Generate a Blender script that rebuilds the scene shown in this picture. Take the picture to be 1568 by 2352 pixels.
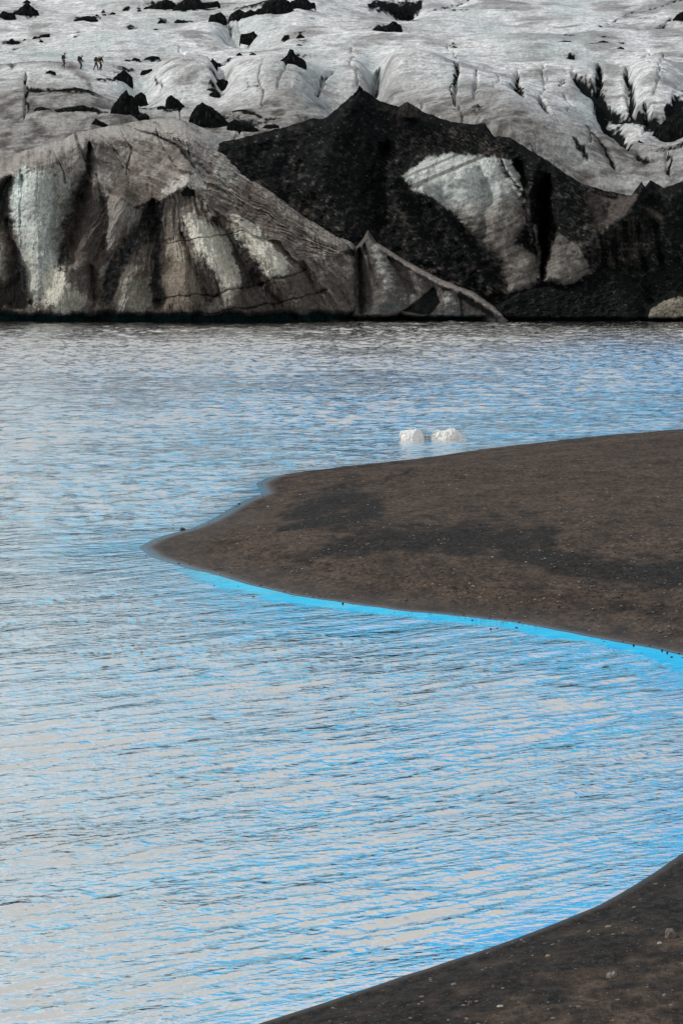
import bpy, math, random
import numpy as np
R = math.radians
random.seed(7); rng = np.random.RandomState(11)
sc = bpy.context.scene
for o in list(bpy.data.objects): bpy.data.objects.remove(o)
COL = sc.collection

# ------------------------------------------------------------------ camera, sky, sun, exposure
CAMH = 10.0; FPX = 6533.0; PITCH = math.atan(0.1066)
cam = bpy.data.cameras.new('camera'); camo = bpy.data.objects.new('camera', cam); COL.objects.link(camo)
cam.sensor_fit = 'VERTICAL'; cam.sensor_height = 36.0; cam.sensor_width = 24.0; cam.lens = 100.0
cam.clip_start = 1.0; cam.clip_end = 5000.0
camo.location = (0, 0, CAMH); camo.rotation_euler = (math.pi/2 - PITCH, 0, 0)
sc.camera = camo
sc.view_settings.view_transform = 'Standard'; sc.view_settings.look = 'None'
sc.view_settings.exposure = 0.15; sc.view_settings.gamma = 1.0

SUN_EL = R(42); SUN_AZ = math.atan2(-0.86, 0.10)       # to the left, a touch beyond the camera
w = bpy.data.worlds.new('World'); sc.world = w; w.use_nodes = True
nt = w.node_tree; nt.nodes.clear()
def N(t, kind, **kw):
    n = t.nodes.new(kind)
    for k, v in kw.items():
        if k.startswith('i_'): n.inputs[k[2:].replace('_', ' ')].default_value = v
        else: setattr(n, k, v)
    return n
def L(t, a, b): t.links.new(a, b)
def M2(t, op, a, b=None, clamp=False):
    n = t.nodes.new('ShaderNodeMath'); n.operation = op; n.use_clamp = clamp
    for i, x in enumerate((a, b)):
        if x is None: continue
        if isinstance(x, (int, float)): n.inputs[i].default_value = x
        else: t.links.new(x, n.inputs[i])
    return n.outputs[0]
def RAMP(t, fac, a, b, c=0.0, d=1.0, smooth=True):
    n = t.nodes.new('ShaderNodeMapRange'); n.interpolation_type = 'SMOOTHSTEP' if smooth else 'LINEAR'
    t.links.new(fac, n.inputs[0])
    for i, x in enumerate((a, b, c, d)): n.inputs[i+1].default_value = x
    return n.outputs[0]
def MIX(t, fac, a, b, mode='MIX'):
    n = t.nodes.new('ShaderNodeMix'); n.data_type = 'RGBA'; n.blend_type = mode
    for s, x in (('Factor', fac), ('A', a), ('B', b)):
        i = [q for q in n.inputs if q.name == s and (q.type == ('VALUE' if s == 'Factor' else 'RGBA'))][0]
        if isinstance(x, (int, float)): i.default_value = x
        elif isinstance(x, tuple): i.default_value = (x[0], x[1], x[2], 1)
        else: t.links.new(x, i)
    return [q for q in n.outputs if q.type == 'RGBA'][0]
sky = N(nt, 'ShaderNodeTexSky', sky_type='NISHITA', sun_disc=False)
sky.sun_elevation = SUN_EL; sky.sun_rotation = SUN_AZ; sky.altitude = 100
hs = N(nt, 'ShaderNodeHueSaturation'); hs.inputs['Saturation'].default_value = 1.75; hs.inputs['Value'].default_value = 1.0
L(nt, sky.outputs[0], hs.inputs['Color'])
tc = N(nt, 'ShaderNodeTexCoord'); sx = N(nt, 'ShaderNodeSeparateXYZ'); L(nt, tc.outputs['Generated'], sx.inputs[0])
mp = N(nt, 'ShaderNodeMapping'); mp.inputs['Scale'].default_value = (3.0, 3.0, 14.0); L(nt, tc.outputs['Generated'], mp.inputs[0])
cn = N(nt, 'ShaderNodeTexNoise'); cn.inputs['Scale'].default_value = 1.3; cn.inputs['Detail'].default_value = 6; L(nt, mp.outputs[0], cn.inputs[0])
# a band of clear blue low over the ice, cloud above it and all around
e = M2(nt, 'ADD', sx.outputs['Z'], M2(nt, 'MULTIPLY', M2(nt, 'SUBTRACT', cn.outputs[0], 0.5), 0.42))
e = M2(nt, 'ADD', e, M2(nt, 'MULTIPLY', sx.outputs['X'], -0.55))
cloud = RAMP(nt, e, 0.15, 0.34)
back = RAMP(nt, sx.outputs['Y'], 0.75, 0.35)
cloud = M2(nt, 'MAXIMUM', cloud, back)
cn2 = N(nt, 'ShaderNodeTexNoise'); cn2.inputs['Scale'].default_value = 2.2; cn2.inputs['Detail'].default_value = 5; L(nt, mp.outputs[0], cn2.inputs[0])
ccol = MIX(nt, RAMP(nt, cn2.outputs[0], 0.35, 0.65), (5.2, 5.9, 6.6), (6.9, 6.9, 6.8))
ccol = MIX(nt, RAMP(nt, sx.outputs['Z'], .26, .50), ccol, MIX(nt, 1.0, ccol, (.80, .77, .72), 'MULTIPLY'))
skc = MIX(nt, 1.0, hs.outputs[0], (.36, 1.46, 1.48), 'MULTIPLY')
wc = MIX(nt, cloud, skc, ccol)
bg = N(nt, 'ShaderNodeBackground'); bg.inputs['Strength'].default_value = 0.10
wo = N(nt, 'ShaderNodeOutputWorld'); L(nt, wc, bg.inputs[0]); L(nt, bg.outputs[0], wo.inputs[0])

sl = bpy.data.lights.new('sun', 'SUN'); sl.energy = 2.2; sl.angle = R(7); sl.color = (1.0, 0.96, 0.9)
so = bpy.data.objects.new('sun', sl); COL.objects.link(so)
sd = np.array([math.sin(SUN_AZ)*math.cos(SUN_EL), math.cos(SUN_AZ)*math.cos(SUN_EL), math.sin(SUN_EL)])
from mathutils import Vector
so.rotation_euler = Vector(sd).to_track_quat('Z', 'Y').to_euler()

# ------------------------------------------------------------------ picture <-> world
CP, SP = math.cos(PITCH), math.sin(PITCH)
def at(u, v, Y):
    u = np.asarray(u, float); v = np.asarray(v, float)
    xc = (u-784)/FPX; yc = (1176-v)/FPX
    dy = CP + yc*SP; dz = -SP + yc*CP
    s = Y/dy
    return np.stack(np.broadcast_arrays(xc*s, Y, CAMH + dz*s), -1)
def onz(u, v, z=0.0):
    yc = (1176-np.asarray(v, float))/FPX
    dy = CP + yc*SP; dz = -SP + yc*CP
    return at(u, v, (z-CAMH)/dz*dy)
def proj(X, Y, Z):
    d = Y*CP - (Z-CAMH)*SP; up = Y*SP + (Z-CAMH)*CP
    return 784 + FPX*X/d, 1176 - FPX*up/d

# ------------------------------------------------------------------ noise
_p = rng.permutation(256); _p = np.concatenate([_p, _p, _p])
_g = np.stack([np.cos(np.arange(256)*2.39996), np.sin(np.arange(256)*2.39996)], -1)
def perlin(x, y, seed=0):
    x = np.asarray(x, float)+seed*17.31; y = np.asarray(y, float)+seed*9.77
    xi = np.floor(x).astype(int); yi = np.floor(y).astype(int); xf = x-xi; yf = y-yi
    xi &= 255; yi &= 255
    def gr(i, j, a, b):
        h = _p[_p[(xi+i) & 255]+((yi+j) & 255)]; q = _g[h]
        return q[..., 0]*a+q[..., 1]*b
    s = xf*xf*xf*(xf*(xf*6-15)+10); t = yf*yf*yf*(yf*(yf*6-15)+10)
    a = gr(0, 0, xf, yf); b = gr(1, 0, xf-1, yf); c = gr(0, 1, xf, yf-1); d = gr(1, 1, xf-1, yf-1)
    return (a+(b-a)*s)*(1-t)+(c+(d-c)*s)*t
def fbm(x, y, o=4, seed=0, gain=0.5):
    r = 0; a = 1.0
    for k in range(o):
        r = r+a*perlin(x*2**k, y*2**k, seed+k*3); a *= gain
    return r
def ridged(x, y, o=4, seed=0, gain=0.5):
    r = 0; a = 1.0
    for k in range(o):
        r = r+a*(1-2.2*np.abs(perlin(x*2**k, y*2**k, seed+k*3))); a *= gain
    return r/(2-2*gain**o)*1.0
def ss(x, a, b):
    t = np.clip((x-a)/(b-a), 0, 1); return t*t*(3-2*t)
def _segd(U, V, P):
    best = np.full(U.shape, 1e9); tt = np.zeros(U.shape); n = len(P)-1
    for i in range(n):
        (x0, y0), (x1, y1) = P[i], P[i+1]; dx = x1-x0; dy = y1-y0
        t = np.clip(((U-x0)*dx+(V-y0)*dy)/(dx*dx+dy*dy+1e-9), 0, 1)
        d = np.hypot(U-x0-t*dx, V-y0-t*dy); m = d < best
        best = np.where(m, d, best); tt = np.where(m, i+t, tt)
    return best, tt
def line(U, V, P, w, taper=0.0):
    """gaussian stroke along a polyline; w scalar or one width per point"""
    P = np.array(P, float); W = np.array(w, float)*np.ones(len(P)); mw = W.max()*2.6
    m = (U > P[:, 0].min()-mw) & (U < P[:, 0].max()+mw) & (V > P[:, 1].min()-mw) & (V < P[:, 1].max()+mw)
    out = np.zeros(U.shape)
    if m.any():
        d, t = _segd(U[m], V[m], P); ww = np.interp(t, np.arange(len(P)), W)
        if taper: ww = ww*np.clip(.22+1.5*np.sqrt(np.clip(1-np.abs(2*t/(len(P)-1)-1), 0, 1)), 0, 1)*(1+taper*fbm(U[m]/(mw*.9+4), V[m]/(mw*.9+4), 3, 91))
        out[m] = np.exp(-(d/ww)**2)
    return out
def inside(U, V, P):
    P = np.array(P, float); c = np.zeros(U.shape, bool); n = len(P)
    for i in range(n):
        x0, y0 = P[i]; x1, y1 = P[(i+1) % n]
        if y0 == y1: continue
        c ^= ((y0 > V) != (y1 > V)) & (U < (x1-x0)*(V-y0)/(y1-y0)+x0)
    return c
def sdist(U, V, P):
    """positive inside"""
    P = [tuple(q) for q in P]; d, _ = _segd(U, V, P+[P[0]])
    return np.where(inside(U, V, P), d, -d)
def area(U, V, P, soft):
    P = np.array(P, float); m = (U > P[:, 0].min()-soft) & (U < P[:, 0].max()+soft) & (V > P[:, 1].min()-soft) & (V < P[:, 1].max()+soft)
    out = np.zeros(U.shape)
    if m.any(): out[m] = ss(sdist(U[m], V[m], P), -soft, soft)
    return out
def blob(U, V, c, r):
    rx, ry = r if isinstance(r, tuple) else (r, r)
    return np.exp(-((U-c[0])/rx)**2-((V-c[1])/ry)**2)
def lerp(a, b, t):
    return a+(np.asarray(b)-a)*np.clip(t, 0, 1)[..., None]

# ------------------------------------------------------------------ objects
def link(o, parent=None):
    COL.objects.link(o)
    if parent: o.parent = parent
    return o
def tag(o, label=None, cat=None, group=None, kind=None):
    if label: o['label'] = label
    if cat: o['category'] = cat
    if group: o['group'] = group
    if kind: o['kind'] = kind
    return o
def grid_mesh(name, P, mat, attrs=None, col=None, closed=False):
    nr, nc = P.shape[:2]; me = bpy.data.meshes.new(name)
    me.vertices.add(nr*nc); me.vertices.foreach_set('co', P.reshape(-1).astype(np.float32))
    i = np.arange(nr*nc).reshape(nr, nc)
    if closed: a = i[:-1]; q = np.stack([a, np.roll(a, -1, 1), np.roll(i[1:], -1, 1), i[1:]], -1)
    else: q = np.stack([i[:-1, :-1], i[:-1, 1:], i[1:, 1:], i[1:, :-1]], -1)
    q = q.reshape(-1, 4); nf = len(q)
    me.loops.add(nf*4); me.loops.foreach_set('vertex_index', q.reshape(-1).astype(np.int32))
    me.polygons.add(nf); me.polygons.foreach_set('loop_start', np.arange(0, nf*4, 4, dtype=np.int32))
    me.update(calc_edges=True); me.validate()
    me.polygons.foreach_set('use_smooth', np.ones(len(me.polygons), bool))
    if col is not None:
        a = me.color_attributes.new('Col', 'FLOAT_COLOR', 'POINT')
        a.data.foreach_set('color', np.concatenate([col.reshape(-1, 3), np.ones((nr*nc, 1))], 1).astype(np.float32).reshape(-1))
    for k, v in (attrs or {}).items():
        a = me.attributes.new(k, 'FLOAT', 'POINT'); a.data.foreach_set('value', v.reshape(-1).astype(np.float32))
    me.materials.append(mat)
    return bpy.data.objects.new(name, me)

def mat_new(name):
    m = bpy.data.materials.new(name); m.use_nodes = True; t = m.node_tree
    b = t.nodes['Principled BSDF']; return m, t, b
def attr(t, name, colr=False):
    a = t.nodes.new('ShaderNodeAttribute'); a.attribute_name = name
    return a.outputs['Color'] if colr else a.outputs['Fac']
def noise(t, scale, detail=4, rough=0.55, mapscale=None, rot=None, kind='noise', dist=0.0):
    c = t.nodes.new('ShaderNodeTexCoord'); src = c.outputs['Object']
    if mapscale or rot:
        m = t.nodes.new('ShaderNodeMapping'); t.links.new(src, m.inputs[0]); src = m.outputs[0]
        if mapscale: m.inputs['Scale'].default_value = mapscale
        if rot: m.inputs['Rotation'].default_value = rot
    if kind == 'voronoi':
        n = t.nodes.new('ShaderNodeTexVoronoi'); n.inputs['Scale'].default_value = scale; t.links.new(src, n.inputs[0]); return n
    n = t.nodes.new('ShaderNodeTexNoise'); n.inputs['Scale'].default_value = scale; n.inputs['Detail'].default_value = detail
    n.inputs['Roughness'].default_value = rough; n.inputs['Distortion'].default_value = dist
    t.links.new(src, n.inputs[0]); return n.outputs[0]
def bump(t, b, h, dist, strength=1.0, prev=None):
    n = t.nodes.new('ShaderNodeBump'); n.inputs['Distance'].default_value = dist; n.inputs['Strength'].default_value = strength
    t.links.new(h, n.inputs['Height'])
    if prev is not None: t.links.new(prev, n.inputs['Normal'])
    if b is not None: t.links.new(n.outputs[0], b.inputs['Normal'])
    return n.outputs[0]

# ice / dirt: albedo from the vertex colours (ice, dirt, darkened crevices, painted undercut shade), grain from noise
def make_ice(name, grain=0.5, bdist=0.12, rough=0.75, scale=3.0, fl=.5):
    m, t, b = mat_new(name)
    c = attr(t, 'Col', True)
    n1 = noise(t, scale, 6, 0.7); n2 = noise(t, scale*5, 3, 0.6)
    g = M2(t, 'MULTIPLY', RAMP(t, n1, 0.36, 0.64, 1-grain, 1+grain), RAMP(t, n2, 0.38, 0.62, 1-grain*0.6, 1+grain*0.6))
    cb = t.nodes.new('ShaderNodeCombineXYZ')
    for i in range(3): L(t, g, cb.inputs[i])
    c2 = MIX(t, 1.0, c, cb.outputs[0], 'MULTIPLY')
    L(t, c2, b.inputs['Base Color']); b.inputs['Roughness'].default_value = rough
    lm = t.nodes.new('ShaderNodeRGBToBW'); L(t, c, lm.inputs[0]); L(t, RAMP(t, lm.outputs[0], .05, .35, 0.0, .3), b.inputs['Specular IOR Level'])
    hgt = M2(t, 'ADD', n1, M2(t, 'MULTIPLY', n2, 0.35))
    bn = t.nodes.new('ShaderNodeBump'); bn.inputs['Distance'].default_value = bdist; L(t, hgt, bn.inputs['Height'])
    lum = t.nodes.new('ShaderNodeRGBToBW'); L(t, c, lum.inputs[0]); L(t, RAMP(t, lum.outputs[0], .03, .20, 1.0, fl), bn.inputs['Strength']); L(t, bn.outputs[0], b.inputs['Normal'])
    return m
M_GLAC = make_ice('glacier_ice', 0.26, 0.28, 0.7, 1.9, .8)
M_BLUFF = make_ice('dirty_ice', 0.27, 0.12, 0.65, 2.6)
M_DIRT = make_ice('ash_covered_ice', 0.24, 0.2, 0.85, 2.2, .05)

ICEW = np.array([.57, .585, .605]); ICEG = np.array([.30, .31, .305]); TEAL = np.array([.28, .335, .34])
BRN = np.array([.125, .108, .098]); DRT = np.array([.012, .0138, .0145]); PALE = np.array([.42, .41, .37])

Z1 = lambda p: [(a/2, b/2) for a, b in p]
Z2 = lambda p: [(784+a/2, b/2) for a, b in p]
# (outline, label, group or None)
G = 'black ash cones and mounds standing on the glacier'
CONES = [
 (Z1([(-10, 84), (5, 62), (18, 50), (40, 58), (60, 62), (75, 76)]), 'low black ash mound at the left edge, at the foot of the tall cone'),
 (Z1([(52, 68), (84, 46), (106, 28), (127, 10), (150, 32), (182, 56)]), 'tall black ash cone at the top left corner of the glacier'),
 (Z1([(103, 14), (125, -2), (144, 10)]), 'tiny ash tip just above the tall cone in the top left corner'),
 (Z1([(561, 47), (578, 31), (596, 46)]), 'small sharp black cone left of the long ridge at the top'),
 (Z1([(335, 92), (370, 82), (405, 72), (432, 82), (456, 92)]), 'broad low black mound on white ice below the top left cone'),
 (Z1([(436, 74), (446, 65), (456, 73)]), 'speck-sized ash cone just right of the broad low mound'),
 (Z1([(466, 57), (475, 47), (486, 56)]), 'speck-sized ash cone, highest of the three tiny ones by the broad low mound'),
 (Z1([(473, 71), (484, 63), (493, 70)]), 'tiny ash cone in the middle of the row right of the broad low mound'),
 (Z1([(505, 65), (516, 55), (534, 61)]), 'tiny flat ash heap at the right end of the row by the broad low mound'),
 (Z1([(630, 51), (640, 42), (652, 50)]), 'tiny ash cone below the left end of the long top ridge'),
 (Z1([(655, 40), (690, 26), (712, 20), (735, 8), (766, -4), (800, 12), (822, 38)]), 'black peaked ridge of ash at the top edge, left half of the pair'),
 (Z1([(790, 40), (825, 14), (850, -2), (880, -14), (918, 0), (930, 12), (950, 12), (1012, 6)]), 'black ash ridge at the top edge, right half of the pair, trailing off rightwards'),
 (Z1([(955, 102), (966, 70), (990, 66), (1012, 54), (1030, 70), (1042, 88)]), 'steep black ash block left of the long rising ridge'),
 (Z1([(1050, 72), (1075, 56), (1100, 41), (1125, 58), (1150, 45), (1170, 52), (1190, 38), (1215, 50)]), 'low black ash peaks left of the big rising ridge'),
 (Z1([(1180, 62), (1205, 32), (1232, 6), (1262, -6), (1295, -12), (1330, 8), (1350, 36)]), 'big brown-black ash ridge rising to the top edge'),
 (Z1([(1325, 36), (1338, 6), (1372, -8), (1402, -10), (1424, 12), (1450, 12)]), 'right-hand knob of the big ash ridge at the top edge'),
 (Z1([(1100, 172), (1108, 158), (1135, 155), (1165, 146), (1184, 164), (1204, 194)]), 'dark wedge of ash lying at the mouth of the icy hollow'),
 (Z1([(1292, 183), (1306, 162), (1330, 160)]), 'small ash wedge on the lip right of the icy hollow'),
 (Z1([(1358, 174), (1378, 155), (1400, 170)]), 'small black cone right of the icy hollow'),
 (Z1([(1357, 209), (1372, 202), (1392, 207)]), 'flat black speck above the hat shaped cone'),
 (Z1([(722, 106), (740, 88), (766, 104)]), 'small black cone under the top ridge, left one of two'),
 (Z1([(797, 104), (815, 89), (842, 95), (868, 98)]), 'low jagged ash heap right of a small cone under the top ridge'),
 (Z1([(578, 122), (600, 114), (622, 122)]), 'flat dark ash patch in the upper middle of the white ice'),
 (Z1([(703, 138), (715, 131), (729, 138)]), 'speck-sized ash heap on bare ice under the small cones'),
 (Z1([(23, 204), (40, 190), (55, 176), (72, 189), (94, 190)]), 'black ash cone near the left edge above the first hiker'),
 (Z1([(148, 178), (160, 166), (176, 172)]), 'small ash cone in the short trail right of the left edge cone'),
 (Z1([(174, 170), (200, 158), (232, 154)]), 'thin black ash streak rising to the right above the hikers'),
 (Z1([(178, 194), (190, 183), (203, 192)]), 'tiny dark cone below the thin ash streak above the hikers'),
 (Z1([(335, 170), (348, 165), (365, 169)]), 'flat ash speck on white ice between the hikers and the broad mound'),
 (Z1([(107, 184), (115, 178), (122, 182)]), 'tiniest ash speck beside the left edge cone'),
 (Z1([(206, 336), (230, 322), (260, 333)]), 'low ash heap on the ice just below the first hiker'),
 (Z1([(1268, 290), (1300, 272), (1318, 254), (1326, 236), (1333, 228), (1346, 228), (1352, 246), (1372, 264), (1408, 283)]), 'black hat shaped cone with a narrow flat top, alone on white ice'),
 (Z1([(953, 293), (965, 282), (978, 269), (1001, 292)]), 'small sharp cone on white ice left of the hat shaped cone'),
 (Z1([(602, 278), (618, 264), (646, 273)]), 'rounded ash heap right of the hikers, left of a longer one'),
 (Z1([(660, 272), (680, 262), (700, 257), (720, 259), (738, 265)]), 'long low ash heap on the ice right of the hikers'),
 (Z1([(569, 279), (582, 273), (597, 278)]), 'ash speck at the left end of the row right of the hikers'),
 (Z1([(1084, 253), (1100, 241), (1115, 254)]), 'small ash cone left of and above the hat shaped cone'),
 (Z1([(1144, 251), (1160, 242), (1178, 249)]), 'faint small ash heap nearest the left side of the hat shaped cone'),
 (Z1([(518, 372), (525, 356), (548, 338), (572, 320), (590, 338), (609, 358), (612, 374)]), 'faceted black block of ashy ice standing right of the hikers'),
 (Z1([(643, 338), (655, 323), (674, 321), (702, 314)]), 'slim black streak of ash above the rounded ice lobe'),
 (Z1([(984, 414), (992, 388), (1002, 368), (1024, 363), (1048, 373), (1052, 400)]), 'rounded black boulder of ash in the gully between two ice lobes'),
 (Z1([(940, 418), (955, 408), (976, 404), (1004, 418)]), 'low black debris at the left foot of the rounded ash boulder'),
 (Z1([(950, 445), (970, 425), (1000, 420), (1015, 432)]), 'lower black debris tongue under the rounded ash boulder'),
 (Z1([(866, 542), (885, 515), (905, 492), (932, 471), (960, 490), (985, 503), (1020, 530), (1056, 574)]), 'large black triangular ash cone behind the shoulder of the bluff'),
 (Z1([(506, 520), (525, 480), (548, 450), (580, 421), (600, 440), (622, 450), (640, 500)]), 'big black jagged ash cone, left one of the twin heaps'),
 (Z1([(600, 470), (625, 440), (650, 424), (670, 438), (688, 462), (682, 486)]), 'black jagged ash heap, right one of the twins and smaller'),
 (Z1([(580, 545), (610, 522), (640, 530), (668, 520), (690, 535)]), 'scattered dark rubble at the foot of the twin ash heaps'),
 (Z1([(760, 462), (772, 446), (788, 438), (820, 460), (854, 494)]), 'black leaning slab of ash between the twin heaps and the big cone'),
 (Z1([(720, 492), (740, 486), (765, 490), (785, 502)]), 'thin dark rubble strip under the leaning slab'),
 (Z1([(1040, 572), (1075, 548), (1110, 562), (1140, 566), (1195, 600)]), 'low line of black rubble right of the big triangular cone'),
 (Z1([(1200, 590), (1220, 574), (1260, 570), (1285, 578)]), 'small heap of rubble where the ice meets the black ridge'),
 (Z1([(150, 500), (190, 490), (250, 505), (300, 494), (350, 488), (380, 483), (432, 502)]), 'long strip of black rubble on grey ice at the left'),
 (Z1([(415, 575), (440, 545), (470, 560), (500, 575)]), 'small black rubble heap above the crest of the bluff'),
 (Z2([(207, 52), (222, 36), (252, 58)]), 'small black cone left of the dark hollow at the top middle'),
 (Z2([(232, 86), (250, 46), (285, 24), (310, 48), (332, 68)]), 'black cone inside the dark hollow at the top middle'),
 (Z2([(135, 146), (150, 128), (172, 114), (190, 125), (215, 112), (240, 97), (260, 110), (280, 122)]), 'twin-topped black ash mound just below the dark hollow'),
 (Z2([(498, 219), (515, 211), (534, 217)]), 'flat black speck alone on the wide white slope'),
 (Z2([(988, 191), (1020, 186), (1058, 190)]), 'thin dark lens of ash on the right slope, left one of two'),
 (Z2([(1173, 194), (1200, 186), (1227, 192)]), 'thin dark lens of ash on the right slope, right one of two'),
 (Z2([(1258, 225), (1280, 214), (1299, 223)]), 'small black heap in the shallow blue-grey trough at the right'),
 (Z2([(1028, 272), (1048, 250), (1072, 264)]), 'small black cone at the brink above the crevassed slope'),
 (Z2([(1515, 94), (1532, 76), (1552, 58), (1572, 50), (1600, 66), (1630, 92)]), 'black ash cone cut by the right edge near the top'),
 (Z2([(1415, 632), (1440, 596), (1470, 566), (1500, 540), (1530, 530), (1570, 526), (1620, 556), (1690, 620)]), 'large black ash dome at the right edge above the ridge'),
 (Z2([(1152, 388), (1166, 372), (1180, 364), (1192, 372), (1206, 386)]), 'small black diamond-like heap at the head of the dirty gully'),
 (Z2([(1340, 676), (1352, 660), (1365, 644), (1390, 660), (1424, 692)]), 'black ash cone in the ice just left of the large dome'),
]

# ------------------------------------------------------------------ glacier surface beyond the front
GY = np.array([245, 255, 262, 270, 290, 330, 373, 450, 566, 640, 760.]); GZ = np.array([-2, 5.5, 8.6, 12.0, 17.4, 22.6, 28.2, 38.0, 52.2, 62, 79.])
nU, nY = 1150, 900
uu = np.concatenate([np.linspace(-1100, -310, 60), np.linspace(-300, 1868, nU), np.linspace(1885, 2900, 80)]); yy = 250*np.exp(np.linspace(0, math.log(720/250), nY))
Uc, Yc = np.meshgrid(uu, yy)
Zb = np.interp(Yc, GY, GZ)
# smooth the knots of the profile
Zb = (Zb+np.interp(Yc-8, GY, GZ)+np.interp(Yc+8, GY, GZ))/3
Zb = Zb-4.5*ss(Uc, 1050, 1350)*np.exp(-((Yc-258)/34)**2)
Xc = (Uc-784)/FPX*(Yc*CP-(Zb-CAMH)*SP)
U, V = proj(Xc, Yc, Zb)
wU = U+14*fbm(U/60, V/22, 3, 1); wV = V+6*fbm(U/60, V/22, 3, 5)
hU = U+9*perlin(U/70, V/40, 2); hV = V+3*perlin(U/70, V/40, 6)
wU = wU+3*fbm(U/9, V/7, 2, 8); wV = wV+2*fbm(U/9, V/7, 2, 9)
H = np.zeros(U.shape)
H += 1.6*fbm(Xc/42, Yc/60, 3, 21)+0.5*fbm(Xc/11, Yc/24, 4, 22)
H += 0.26*ridged((U+V*1.5)/80, V/10, 4, 23)+0.12*ridged((U+V*2)/26, V/3.4, 3, 29)+.05*fbm(U/7, V/2, 2, 30)
# lobes and hollows (authored where they show in the photograph)
def L_(c, r, a):
    global H
    H = H+a*blob(hU, hV, c, r)
L_((110, 205), (190, 38), 2.2); L_((60, 270), (150, 40), 2.0); L_((420, 200), (120, 30), 2.6); L_((640, 215), (130, 50), 4.2)
L_((200, 262), (90, 26), 1.6); L_((300, 300), (120, 22), 1.2); L_((930, 190), (110, 40), 3.0); L_((1050, 230), (140, 60), 2.2)
L_((1180, 300), (100, 70), 2.2); L_((1330, 330), (90, 50), 1.2); L_((560, 60), (130, 26), 1.5); L_((700, 40), (110, 24), 2.6)
L_((545, 85), (36, 18), -4.0); L_((600, 95), (60, 14), -2.0); L_((860, 190), (26, 46), -3.2); L_((790, 250), (60, 24), -2.0)
L_((510, 205), (22, 26), -2.4); L_((330, 215), (40, 24), -2.2); L_((1410, 230), (60, 60), -1.6); L_((1500, 190), (60, 40), 1.8)
L_((930, 30), (50, 14), -3.0); L_((1300, 110), (200, 30), 1.5); L_((250, 110), (200, 24), 1.2); L_((1540, 280), (60, 50), -1.5); L_((1450, 330), (70, 50), -1.0)
H -= 2.2*ss(U, 1150, 1350)*ss(V, 330, 470)
dirt = np.zeros(U.shape); brn = np.zeros(U.shape)
def crev(P, wd, dep, d=1.0):
    global H, dirt
    g = line(wU, wV, P, np.array(wd)*1.25, .9); H = H-.5*dep*line(hU, hV, P, np.array(wd)*1.3, .5); dirt = np.maximum(dirt, d*g)
crev([(868, 160), (862, 185), (858, 212)], [3, 7, 6], 3.2, .65)
crev([(1052, 185), (1046, 215), (1040, 250), (1042, 280)], [4, 4, 3, 2], 1.4, .85)
crev([(1095, 200), (1092, 240), (1090, 275)], [3, 4, 3], .8, .5)
crev([(1185, 180), (1186, 205), (1184, 235), (1200, 268)], [5, 6, 9, 5], 1.8, .9)
crev([(1240, 235), (1250, 275), (1262, 308)], [5, 6, 5], 2.4, .95)
crev([(1290, 190), (1286, 205)], [3, 3], .6, .6); crev([(1370, 148), (1376, 175), (1372, 195)], [6, 6, 8], 2, .95)
crev([(1438, 168), (1446, 205), (1458, 235)], [6, 7, 5], 2, .95)
crev([(1480, 225), (1490, 250)], [4, 5], 1.5, .8)
crev([(1365, 210), (1395, 250), (1430, 290), (1440, 320)], [9, 14, 13, 8], 2.0, 1.1)
crev([(1310, 180), (1370, 205), (1440, 235), (1510, 255), (1600, 250)], [7, 10, 12, 17, 22], 1.6, 1.0)
crev([(1535, 235), (1600, 245)], [18, 20], 1.0, 1.1)
crev([(1338, 290), (1390, 340), (1415, 370)], [7, 8, 7], 1.0, .8); crev([(1320, 352), (1345, 372)], [6, 7], .4, .75)
crev([(1455, 330), (1490, 345)], [10, 8], .8, .9); crev([(1534, 330), (1538, 380)], [5, 5], .8, .8); crev([(1225, 362), (1232, 385)], [3, 3], .5, .6)
crev([(1000, 25), (1100, 22), (1230, 22)], [2, 3, 1.5], .5, .6); crev([(930, 42), (1000, 22), (1080, 2)], [2, 2, 2], .6, .55); crev([(1370, 60), (1470, 20), (1568, 2)], [2, 2.5, 2], .5, .5)
crev([(784, 80), (850, 76)], [1.5, 1.5], .2, .6); crev([(1100, 50), (1200, 40)], [2, 2], .3, .3)
crev([(1545, 45), (1500, 60), (1460, 78)], [4, 3, 2], .3, .6)
crev([(728, 240), (745, 215), (765, 192)], [4, 3, 2], 1.0, .6)
crev([(60, 215), (64, 250), (56, 300)], [3, 3, 2], .8, .8); crev([(30, 175), (32, 205)], [5, 4], .8, .5)
crev([(480, 190), (520, 165), (545, 150)], [3, 3, 2], .8, .75)
crev([(520, 60), (532, 72)], [6, 7], 1.2, .5); crev([(545, 55), (552, 72)], [3, 3], .6, .35)
for P, wd, a in [([(70, 245), (130, 252), (215, 250)], [6, 9, 5], 1.0), ([(140, 258), (200, 246)], [8, 7], .9), ([(395, 22), (430, 32), (455, 38)], [3, 4, 2], .85),
                 ([(210, 285), (245, 288)], [6, 5], .9), ([(540, 275), (600, 292)], [6, 5], .9), ([(425, 183), (460, 188)], [3, 3], .8),
                 ([(480, 170), (510, 176)], [4, 4], .8), ([(850, 30), (870, 22), (930, 20), (965, 8)], [10, 14, 16, 8], .95), ([(905, 35), (945, 42)], [5, 3], .8),
                 ([(360, 205), (378, 214)], [3, 2], .7), ([(290, 262), (330, 262)], [7, 5], .9), ([(560, 235), (590, 245)], [3, 2], .5),
                 ([(220, 215), (265, 212)], [3, 3], .6), ([(250, 200), (275, 198)], [3, 4], .5)]:
    dirt = np.maximum(dirt, a*line(wU, wV, P, wd))
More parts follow.
